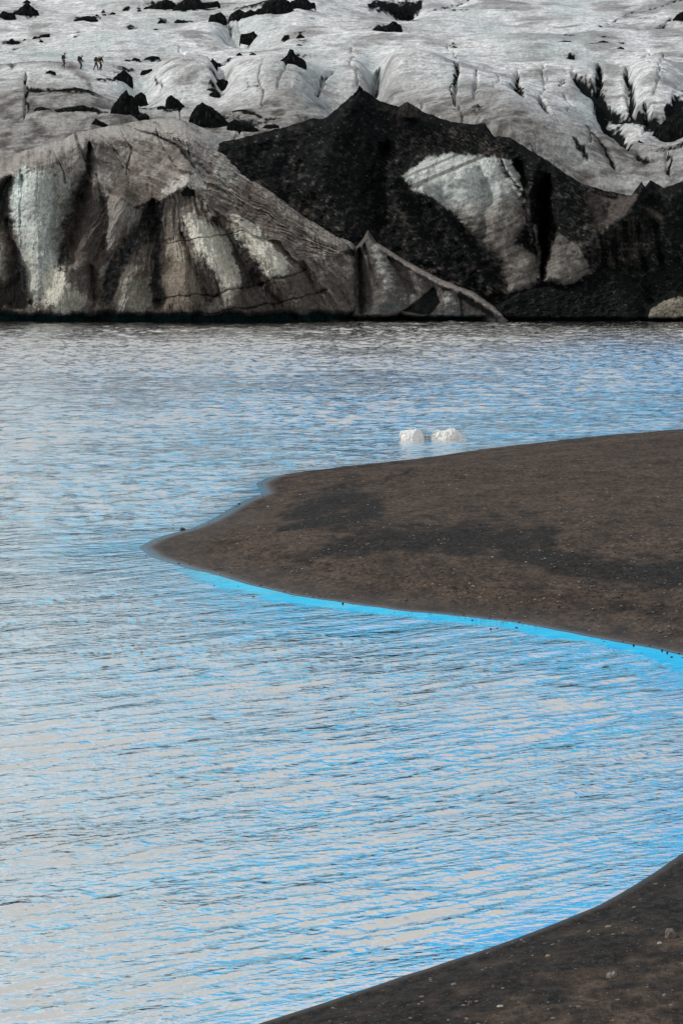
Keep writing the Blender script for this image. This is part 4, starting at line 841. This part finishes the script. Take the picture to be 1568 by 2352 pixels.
# spires and small cones on the crest of the black ridge
for p, Y, lab in [([(812, 222), (818, 212), (822, 203), (826, 197), (828, 204), (832, 206), (838, 210), (846, 222)], 274.5, 'thin dark spire on the highest point of the black ridge'),
                  ([(909, 258), (922, 246), (936, 235), (950, 246), (970, 258)], 272.5, 'small brown-grey cone on the crest of the black ridge'),
                  ([(408, 436), (420, 430), (430, 423), (440, 430), (456, 440)], 259.5, 'small black ash tip crowning the ribbed face of the bluff')]:
    tag(solid('ash_cone', p, Y, M_DIRT, depth=.4, rough=.14, power=1.2, sink=.5, seed=len(lab), colour=DRT*1.0 if Y < 270 or Y > 274 else np.array([.045, .04, .037]), slope=0), lab, 'ash cone', 'ash tips on the ice front')

# ---- floating ice
M_FLOE, t, b = mat_new('floe_ice'); L(t, attr(t, 'Col', True), b.inputs['Base Color']); b.inputs['Roughness'].default_value = .45
b.inputs['Subsurface Weight'].default_value = .25; b.inputs['Subsurface Radius'].default_value = (.06, .07, .08); b.inputs['Subsurface Scale'].default_value = .5
nn = noise(t, 22, 5, .7); bump(t, b, nn, .05, .9)
Z6 = lambda p: [((1460+a/4.9)*.6125, (1570+b/4.9)*.6125) for a, b in p]
SQ = lambda p: [(u_, 1008.4-(1008.4-v_)*.86) for u_, v_ in Z6(p)]
YF = float(onz(950, 1008.6)[1])
f1 = solid('ice_floe', SQ([(178, 372), (182, 226), (215, 200), (300, 182), (400, 174), (480, 156), (520, 166), (548, 192), (600, 250), (635, 292), (642, 372)]), YF, M_FLOE, depth=.34, rough=.085, power=1.1, colour=(.92, .93, .94), var=.05, nu=80, nphi=44, sink=.12, slope=0, seed=4)
tag(f1, 'white lump of floating ice with a jagged left edge, left one of the pair', 'ice floe', 'pair of ice lumps afloat by the sandbank')
f2 = solid('ice_floe', SQ([(752, 366), (760, 318), (790, 232), (832, 195), (915, 175), (945, 205), (965, 212), (1000, 190), (1060, 160), (1120, 139), (1190, 165), (1250, 220), (1312, 272), (1342, 318), (1400, 330), (1422, 366)]), YF+.3, M_FLOE, depth=.30, rough=.08, power=1.1, colour=(.82, .82, .81), var=.09, nu=90, nphi=44, sink=.12, slope=0, seed=9)
tag(f2, 'larger grey-white floating ice lump with rounded peak and low tail, right one', 'ice floe', 'pair of ice lumps afloat by the sandbank')
f3 = solid('ice_scraps', Z6([(625, 336), (650, 306), (680, 316), (710, 300), (760, 326)]), YF+.1, M_FLOE, depth=.3, rough=.25, power=.7, colour=(.38, .37, .36), var=.5, nu=30, nphi=16, sink=.05, slope=0, seed=3)
tag(f3, 'low string of grey ice scraps floating between the two white lumps', 'ice scraps')

# ---- stones
M_STONE, t, b = mat_new('stone'); cc = attr(t, 'Col', True); n_ = noise(t, 60, 4, .7)
cb = t.nodes.new('ShaderNodeCombineXYZ'); g_ = RAMP(t, n_, .3, .7, .75, 1.2)
for i in range(3): L(t, g_, cb.inputs[i])
L(t, MIX(t, 1.0, cc, cb.outputs[0], 'MULTIPLY'), b.inputs['Base Color']); b.inputs['Roughness'].default_value = .8
bump(t, b, n_, .01, .6)
def sand_at(u, v, near):
    z = np.zeros(np.shape(u))
    for k in range(5):
        P = onz(u, v, z)
        if near: z = height_shore(wdist(P[..., 0], P[..., 1], shore_w, shore_poly), P[..., 0], P[..., 1])
        else: z = height_spit(wdist(P[..., 0], P[..., 1], spit_w, spit_poly), P[..., 0], P[..., 1])
    return onz(u, v, z)
PALES = (.17, .145, .125); WHITES = (.36, .33, .29); TANS = (.26, .20, .14); DARKS = (.022, .021, .021); REDS = (.09, .05, .038); GREYS = (.085, .08, .078)
STONES = [  # picture centre-bottom, width, height, colour, label
 (1538, 2155, 30, 24, PALES, 'biggest pale angular rock on the near shore, at the right edge'),
 (1404, 2245, 30, 14, (.20, .18, .16), 'flat pale angular rock lying in the middle of the near shore'),
 (1514, 2168, 13, 5, WHITES, 'small whitish stone just below the biggest rock'),
 (1352, 2142, 10, 6, (.2, .18, .15), 'small grey pebble left of the biggest rock, near the water'),
 (1397, 2129, 18, 3.5, (.2, .15, .12), 'slender pinkish splinter of stone on the upper near shore'),
 (1258, 2197, 14, 5, TANS, 'yellowish flat pebble halfway along the near shore'),
 (1079, 2309, 15, 11, (.10, .08, .068), 'rounded brown stone near the bottom of the near shore'),
 (1148, 2313, 18, 5, WHITES, 'long whitish stone right of the rounded brown one'),
 (1042, 2262, 16, 4, (.19, .15, .13), 'pinkish flat stone near the water at the lower left of the shore'),
 (1524, 2288, 11, 6, (.24, .21, .18), 'pale stone low down near the right edge of the near shore'),
 (1197, 2160, 8, 4, (.2, .18, .17), 'pale pebble close to the water in the middle of the near shore'),
 (1455, 2085, 9, 4, (.19, .17, .15), 'pale pebble at the top of the near shore'),
 (572, 1280, 11, 7, (.05, .052, .05), 'dark grey stone standing out near the left tip of the sandbank'),
 (545, 1228, 9, 5, (.11, .11, .105), 'light grey stone on the sandbank above the dark grey one'),
 (616, 1164, 6, 3, WHITES, 'white pebble on the upper left of the sandbank'),
 (420, 1217, 14, 5, DARKS, 'dark rock awash at the upper waterline of the sandbank tip'),
 (607, 1216, 5, 3, TANS, 'tan pebble left of the centre of the sandbank'),
 (550, 1158, 6, 3, DARKS, 'small black stone at the waterline under the notch of the sandbank'),
 (787, 1387, 5, 4, DARKS, 'black stone in the calm blue water below the sandbank'),
 (932, 1380, 8, 4.5, REDS, 'reddish stone just above the lower waterline of the sandbank'),
 (1361, 1349, 18, 5, REDS, 'flat rusty stone on the dark patch at the right of the sandbank'),
 (1076, 1394, 7, 4, (.10, .095, .09), 'grey stone by the lower waterline at the middle of the sandbank'),
 (1130, 1280, 6, 2.6, WHITES, 'small white stone above the dark streak in the middle of the sandbank'),
 (1329, 1338, 6, 4.5, TANS, 'tan stone left above the flat rusty one'),
 (1040, 1348, 14, 3, DARKS, 'flat black stone low in the middle of the sandbank'),
 (1454, 1483, 5, 4, DARKS, 'black stone at the water edge near the right side of the sandbank'),
 (1519, 1495, 5, 4, DARKS, 'left one of two black stones in the water at the far right of the sandbank'),
 (1531, 1500, 5, 4, DARKS, 'right one of two black stones in the water at the far right of the sandbank'),
 (1491, 1070, 5, 3, TANS, 'tan pebble high on the sandbank near the right edge'),
]
for i, (u, v, wd, h, c, lab) in enumerate(STONES):
    P = sand_at(np.array([float(u)]), np.array([float(v)]), v > 1900)[0]; rr = np.random.RandomState(i+5)
    if P[2] < 0: P = onz(u, v, 0.0)
    Yd = float(P[1]); px = Yd/FPX
    x = np.linspace(-.5, .5, 7); k = np.array([.0, .75, 1, .85, .95, .6, 0])*(1+.25*(rr.rand(7)-.5)); k[0] = k[-1] = 0
    if rr.rand() < .5: k = k[::-1]
    pts = [(u+wd*a, v-h*b_) for a, b_ in zip(x, k)]
    ob = solid('rock' if wd > 20 else 'stone', pts, Yd+wd*px*.3, M_STONE, depth=.45, rough=.10, power=.5, colour=c, var=.18, nu=26, nphi=18, sink=h*px*.4, slope=0, seed=i*2+1)
    if i < 2:
        ob.data.polygons.foreach_set('use_smooth', np.zeros(len(ob.data.polygons), bool))
    tag(ob, lab, 'rock' if wd > 20 else 'stone', 'stones on the near shore' if v > 1900 else 'stones on the sandbank')
# gravel: countless small grains, one sheet per bank
t_ = (1+5**.5)/2
ICO = np.array([(-1, t_, 0), (1, t_, 0), (-1, -t_, 0), (1, -t_, 0), (0, -1, t_), (0, 1, t_), (0, -1, -t_), (0, 1, -t_), (t_, 0, -1), (t_, 0, 1), (-t_, 0, -1), (-t_, 0, 1)])/1.902
ICF = np.array([(0, 11, 5), (0, 5, 1), (0, 1, 7), (0, 7, 10), (0, 10, 11), (1, 5, 9), (5, 11, 4), (11, 10, 2), (10, 7, 6), (7, 1, 8), (3, 9, 4), (3, 4, 2), (3, 2, 6), (3, 6, 8), (3, 8, 9), (4, 9, 5), (2, 4, 11), (6, 2, 10), (8, 6, 7), (9, 8, 1)])
def gravel(name, P, S, C, lab):
    n = len(P); r = rng
    k = ICO[None]*(1+.35*(r.rand(n, 12, 1)-.5))*S[:, None, :]
    a = r.rand(n)*6.28; ca, sa = np.cos(a)[:, None], np.sin(a)[:, None]
    q = np.stack([k[..., 0]*ca-k[..., 1]*sa, k[..., 0]*sa+k[..., 1]*ca, k[..., 2]], -1)+P[:, None, :]
    me = bpy.data.meshes.new(name); me.vertices.add(n*12); me.vertices.foreach_set('co', q.reshape(-1).astype(np.float32))
    f = (ICF[None]+(np.arange(n)*12)[:, None, None]).reshape(-1, 3)
    me.loops.add(len(f)*3); me.loops.foreach_set('vertex_index', f.reshape(-1).astype(np.int32)); me.polygons.add(len(f)); me.polygons.foreach_set('loop_start', np.arange(0, len(f)*3, 3, dtype=np.int32)); me.update(calc_edges=True)
    at_ = me.color_attributes.new('Col', 'FLOAT_COLOR', 'POINT'); cc = np.repeat(np.concatenate([C, np.ones((n, 1))], 1)[:, None], 12, 1); at_.data.foreach_set('color', cc.reshape(-1).astype(np.float32))
    me.materials.append(M_STONE); tag(link(bpy.data.objects.new(name, me)), lab, 'gravel', kind='stuff')
def gcol(n, pale):
    base = np.array([(.10, .088, .078), (.17, .15, .13), (.26, .235, .205), (.08, .055, .042), (.02, .02, .02), (.05, .047, .045)])
    return base[rng.choice(6, n, p=[.24, .22*pale, .10*pale, .12, .30, 1-.24-.32*pale-.12-.30])]*(.7+.6*rng.rand(n, 1))
n = 15000; u = rng.uniform(330, 1600, n); v = rng.uniform(985, 1512, n); P = sand_at(u, v, False); dd = wdist(P[:, 0], P[:, 1], spit_w, spit_poly)
k = (dd > .12) & (rng.rand(n) < .25+.9*ss(fbm(u/90, v/30, 3, 60), -.2, .4)); P = P[k]; m_ = len(P)
s = (.009+.030*rng.rand(m_)**5)[:, None]*np.array([1.5, 1.2, .55]); gravel('gravel', P, s, gcol(m_, 1.0), 'fine gravel strewn over the dark sandbank')
# dark bits along the lower waterline
i = (660+620*np.clip(.5+.35*fbm(rng.rand(420)*6, np.zeros(420), 3, 9)+.3*rng.randn(420), 0, 1)).astype(int); Q = np.zeros((420, 3)); nrm = np.gradient(spit_w, axis=0); nrm = np.stack([-nrm[:, 1], nrm[:, 0]], -1)/np.hypot(nrm[:, 0], nrm[:, 1])[:, None]
Q[:, :2] = spit_w[i]+nrm[i]*(rng.randn(420)*.45-.1)[:, None]+rng.randn(420, 2)*.05; dq = wdist(Q[:, 0], Q[:, 1], spit_w, spit_poly); Q[:, 2] = np.where(dq > 0, .05*dq, -.005)
gravel('waterline_grit', Q, (.009+.026*rng.rand(420)**5)[:, None]*np.array([1.3, 1.1, .8]), np.array([.03, .027, .026])*(.5+rng.rand(420, 1)), 'dark grit dotted along the lower waterline of the sandbank')
n = 5000; u = rng.uniform(560, 1600, n); v = rng.uniform(1950, 2370, n); P = sand_at(u, v, True); dd = wdist(P[:, 0], P[:, 1], shore_w, shore_poly); k = dd > .1; P = P[k]; m_ = len(P)
s = (.004+.017*rng.rand(m_)**5)[:, None]*np.array([1.5, 1.2, .6]); gravel('gravel', P, s, gcol(m_, .55)*.75, 'fine gravel strewn over the near shore')

# ------------------------------------------------------------------ hikers
def plain(name, c, rough=.8, var=.25):
    m, t, b = mat_new(name); n = noise(t, 9, 3, .6)
    L(t, MIX(t, RAMP(t, n, .3, .7), tuple(x*(1-var) for x in c), tuple(min(1, x*(1+var)) for x in c)), b.inputs['Base Color']); b.inputs['Roughness'].default_value = rough
    return m
MSKIN = plain('skin', (.42, .24, .17), .55, .1); MBLK = plain('black_cloth', (.018, .019, .021)); MDRK = plain('dark_brown_cloth', (.035, .028, .024)); MTEAL = plain('teal_cloth', (.012, .075, .085))
MBOOT = plain('boot_leather', (.045, .028, .022), .6); MGREY = plain('grey_helmet', (.30, .31, .30), .4); MRED = plain('red_helmet', (.16, .07, .055), .4); MWHT = plain('pale_helmet', (.45, .47, .44), .4); MYEL = plain('yellow_strap', (.55, .50, .08)); MROPE = plain('cream_rope', (.55, .50, .40)); MPACK = plain('pack_cloth', (.022, .022, .024)); MRUST = plain('rust_cloth', (.13, .05, .035))
def skin(name, V, E, rad, mat, parent, sub=2, root=0):
    me = bpy.data.meshes.new(name); me.from_pydata([tuple(p) for p in V], E, []); me.update()
    o = link(bpy.data.objects.new(name, me), parent); me.materials.append(mat)
    md = o.modifiers.new('skin', 'SKIN'); md.use_smooth_shade = True
    for i, r in enumerate(rad): me.skin_vertices[0].data[i].radius = (r, r) if not isinstance(r, tuple) else r
    me.skin_vertices[0].data[root].use_root = True
    s = o.modifiers.new('sub', 'SUBSURF'); s.levels = sub; s.render_levels = sub
    return o
def chain(V, E, rad, pts, rs, start=None):
    last = start
    for p, r in zip(pts, rs):
        V.append(p); rad.append(r); i = len(V)-1
        if last is not None: E.append((last, i))
        last = i
    return last
def hiker(u, v, J, label, cols, extras, turn=0.0):
    P = on_glacier(u, v); root = bpy.data.objects.new('person', None); link(root); root.location = tuple(P); root.rotation_euler = (0, 0, turn); root.scale = (1.05, 1.05, 1.05)
    tag(root, label, 'person', 'hikers walking in line over the glacier')
    V, E, r = [], [], []
    hip = J['hip']; ch = J['chest']; nk = J['neck']; hd = J['head']
    md_ = tuple((hip[i]+ch[i])/2 for i in range(3))
    f = np.array(hd)-np.array(nk)
    chain(V, E, r, [hip, md_, ch, nk, tuple(np.array(nk)+f*.55), hd, tuple(np.array(hd)+np.array([0, 0, .07]))], [.13, .125, .15, .055, .075, .095, .07])
    a = chain(V, E, r, [(hd[0]+.095, hd[1], hd[2]-.02)], [.02], 5)
    for s in (-1, 1): chain(V, E, r, [(hd[0], hd[1]+s*.095, hd[2]-.01)], [.018], 5)
    for s, kn, an in ((1, 'kl', 'al'), (-1, 'kr', 'ar')):
        K = J[kn]; A = J[an]; toe = J.get('t'+an[1], (A[0]+.17, A[1], A[2]-.05))
        chain(V, E, r, [(hip[0], hip[1]+s*.09, hip[2]-.06), K, A, toe], [.095, .06, .045, .035], 0)
        B = []; be = []; br = []
        chain(B, be, br, [(A[0], A[1], A[2]+.10), (A[0], A[1], A[2]-.02), toe], [.062, .058, .045]); skin('boot', B, be, br, MBOOT, root, 1)
    for s, el, ha in ((1, 'el', 'hl'), (-1, 'er', 'hr')):
        Ee = J[el]; Hh = J[ha]
        w_ = chain(V, E, r, [(ch[0], ch[1]+s*.19, ch[2]+.06), Ee, Hh], [.06, .045, .03], 2)
        dv = np.array(Hh)-np.array(Ee); dv = dv/np.linalg.norm(dv)
        pm = np.array(Hh)+dv*.06; w2 = chain(V, E, r, [tuple(pm)], [.028], w_)
        for q, ln in enumerate((.075, .085, .08, .062)):
            off = np.array([0, 0, 1.0])*(q-1.5)*.022; p0 = pm+dv*.03+off
            chain(V, E, r, [tuple(p0), tuple(p0+dv*ln*.5+np.array([0, -s*.006, 0])), tuple(p0+dv*ln+np.array([0, -s*.025, 0]))], [.010, .009, .008], w2)
        chain(V, E, r, [tuple(np.array(Hh)+dv*.03+np.array([.0, -s*.025, .022])), tuple(np.array(Hh)+dv*.065+np.array([0, -s*.045, .035]))], [.012, .009], w_)
    skin('body', V, E, r, MSKIN, root, 2)
    # jacket
    V, E, r = [], [], []
    chain(V, E, r, [(hip[0], hip[1], hip[2]+.02), md_, ch, (nk[0]-.01, nk[1], nk[2]-.01)], [.155, .15, .178, .085])
    for s, el, ha in ((1, 'el', 'hl'), (-1, 'er', 'hr')):
        Ee = J[el]; Hh = J[ha]; we = tuple(np.array(Hh)*.93+np.array(Ee)*.07)
        chain(V, E, r, [(ch[0], ch[1]+s*.19, ch[2]+.05), Ee, we], [.085, .068, .05], 2)
    skin('jacket', V, E, r, cols[0], root, 2)
    V, E, r = [], [], []
    chain(V, E, r, [(hip[0], hip[1], hip[2]+.03)], [.15])
    for s, kn, an in ((1, 'kl', 'al'), (-1, 'kr', 'ar')):
        K = J[kn]; A = J[an]; chain(V, E, r, [(hip[0], hip[1]+s*.09, hip[2]-.06), K, (A[0], A[1], A[2]+.05)], [.112, .082, .065], 0)
    skin('trousers', V, E, r, cols[1], root, 2)
    # helmet: a cap with a rim
    nr, nc = 9, 20; th = np.linspace(0, math.pi*.56, nr)[:, None]; az = np.linspace(0, 2*math.pi, nc, endpoint=False)[None]
    rr = np.where(np.arange(nr)[:, None] == nr-1, 1.1, 1.0)
    Q = np.stack([hd[0]-.005+.135*rr*np.sin(th)*np.cos(az), hd[1]+.115*rr*np.sin(th)*np.sin(az), hd[2]+.035+.125*np.cos(th)+0*az], -1)
    h = grid_mesh('helmet', Q, cols[2], closed=True); link(h, root); h.modifiers.new('s', 'SOLIDIFY').thickness = .012
    for e in extras:
        if e[0] == 'pack':
            _, x, z, hx, hz, lean = e; nr, nc = 12, 24; ph = np.linspace(-math.pi/2, math.pi/2, nr)[:, None]; az = np.linspace(0, 2*math.pi, nc, endpoint=False)[None]
            sg = lambda q, p: np.sign(q)*np.abs(q)**p
            X_ = hx*sg(np.cos(ph), .5)*sg(np.cos(az), .55); Y_ = .16*sg(np.cos(ph), .5)*sg(np.sin(az), .55); Z_ = hz*sg(np.sin(ph), .6)+0*az
            X2 = X_*math.cos(lean)+Z_*math.sin(lean); Z2_ = -X_*math.sin(lean)+Z_*math.cos(lean)
            b_ = link(grid_mesh('backpack', np.stack([x+X2, Y_, z+Z2_], -1), MPACK, closed=True), root)
            V, E, r = [], [], []; chain(V, E, r, [(x, -.12, z+hz*.7), (ch[0]+.05, -.17, ch[2]+.15), (ch[0]+.17, -.13, ch[2]-.02), (ch[0]+.05, -.16, ch[2]-.25)], [.018]*4); skin('strap', V, E, r, MPACK, b_, 1)
        elif e[0] == 'loop':
            _, nm, m, c, rx, rz, rt = e; V, E, r = [], [], []
            for k in range(10): V.append((c[0]+rx*math.cos(k*.628), c[1], c[2]+rz*math.sin(k*.628))); r.append(rt)
            E = [(k, (k+1) % 10) for k in range(10)]; skin(nm, V, E, r, m, root, 1)
        elif e[0] == 'stick':
            _, nm, m, a_, b2, rt = e; skin(nm, [a_, b2], [(0, 1)], [rt, rt], m, root, 1)
    return root
hiker(147.5, 157.5, dict(hip=(0, 0, .93), chest=(.02, 0, 1.36), neck=(.06, 0, 1.50), head=(.11, 0, 1.62), kl=(.02, .09, .50), al=(.03, .09, .09), kr=(.12, -.09, .52), ar=(-.20, -.09, .26), tr=(-.14, -.09, .10), el=(-.16, .24, 1.14), hl=(-.14, .24, .92), er=(.14, -.24, 1.16), hr=(.33, -.2, 1.22)),
      'leftmost hiker, upright in dark clothes with yellow harness loops, rear foot lifted', (MBLK, MBLK, MRED), [('pack', -.14, 1.28, .12, .26, .1), ('loop', 'harness', MYEL, (-.02, -.17, .86), .06, .09, .014), ('loop', 'harness', MYEL, (.10, -.15, .86), .04, .09, .012)])
hiker(186, 159.3, dict(hip=(-.04, 0, .86), chest=(.02, 0, 1.25), neck=(.08, 0, 1.38), head=(.17, 0, 1.46), kl=(.14, .09, .47), al=(.02, .09, .09), kr=(.06, -.09, .45), ar=(-.06, -.09, .09), el=(.12, .26, 1.02), hl=(.2, .24, .85), er=(.20, -.25, 1.0), hr=(.40, -.2, .84)),
      'second hiker from the left, in teal trousers and black jacket, one arm stretched forward', (MBLK, MTEAL, MGREY), [('pack', -.20, 1.18, .15, .32, .1), ('loop', 'harness', MRUST, (.04, -.16, .80), .06, .06, .012), ('stick', 'hanging_bag', MPACK, (-.16, -.05, .85), (-.17, -.05, .66), .05)])
hiker(222.5, 161.5, dict(hip=(-.06, 0, .87), chest=(.10, 0, 1.26), neck=(.22, 0, 1.37), head=(.33, 0, 1.42), kl=(.12, .1, .47), al=(.14, .1, .09), kr=(-.18, -.1, .47), ar=(-.34, -.1, .09), el=(.2, .26, 1.02), hl=(.32, .2, .9), er=(.18, -.26, 1.02), hr=(.30, -.22, .88)),
      'third hiker, leaning forward under a pack with a cream rope coil, rear leg stretched back', (MDRK, MDRK, MGREY), [('pack', -.12, 1.26, .15, .27, .45), ('loop', 'rope', MROPE, (.16, -.24, 1.16), .07, .14, .014)])
hiker(231.5, 160.6, dict(hip=(-.04, 0, .90), chest=(.08, 0, 1.30), neck=(.17, 0, 1.42), head=(.27, 0, 1.48), kl=(.02, .1, .48), al=(-.12, .1, .09), kr=(.17, -.1, .48), ar=(.04, -.1, .09), el=(.26, .26, 1.06), hl=(.30, .2, .86), er=(.26, -.25, 1.06), hr=(.32, -.2, .84)),
      'fourth hiker, farthest right, bent forward in dark clothes close in front of the third', (MBLK, MBLK, MWHT), [('pack', -.13, 1.30, .15, .27, .3)])
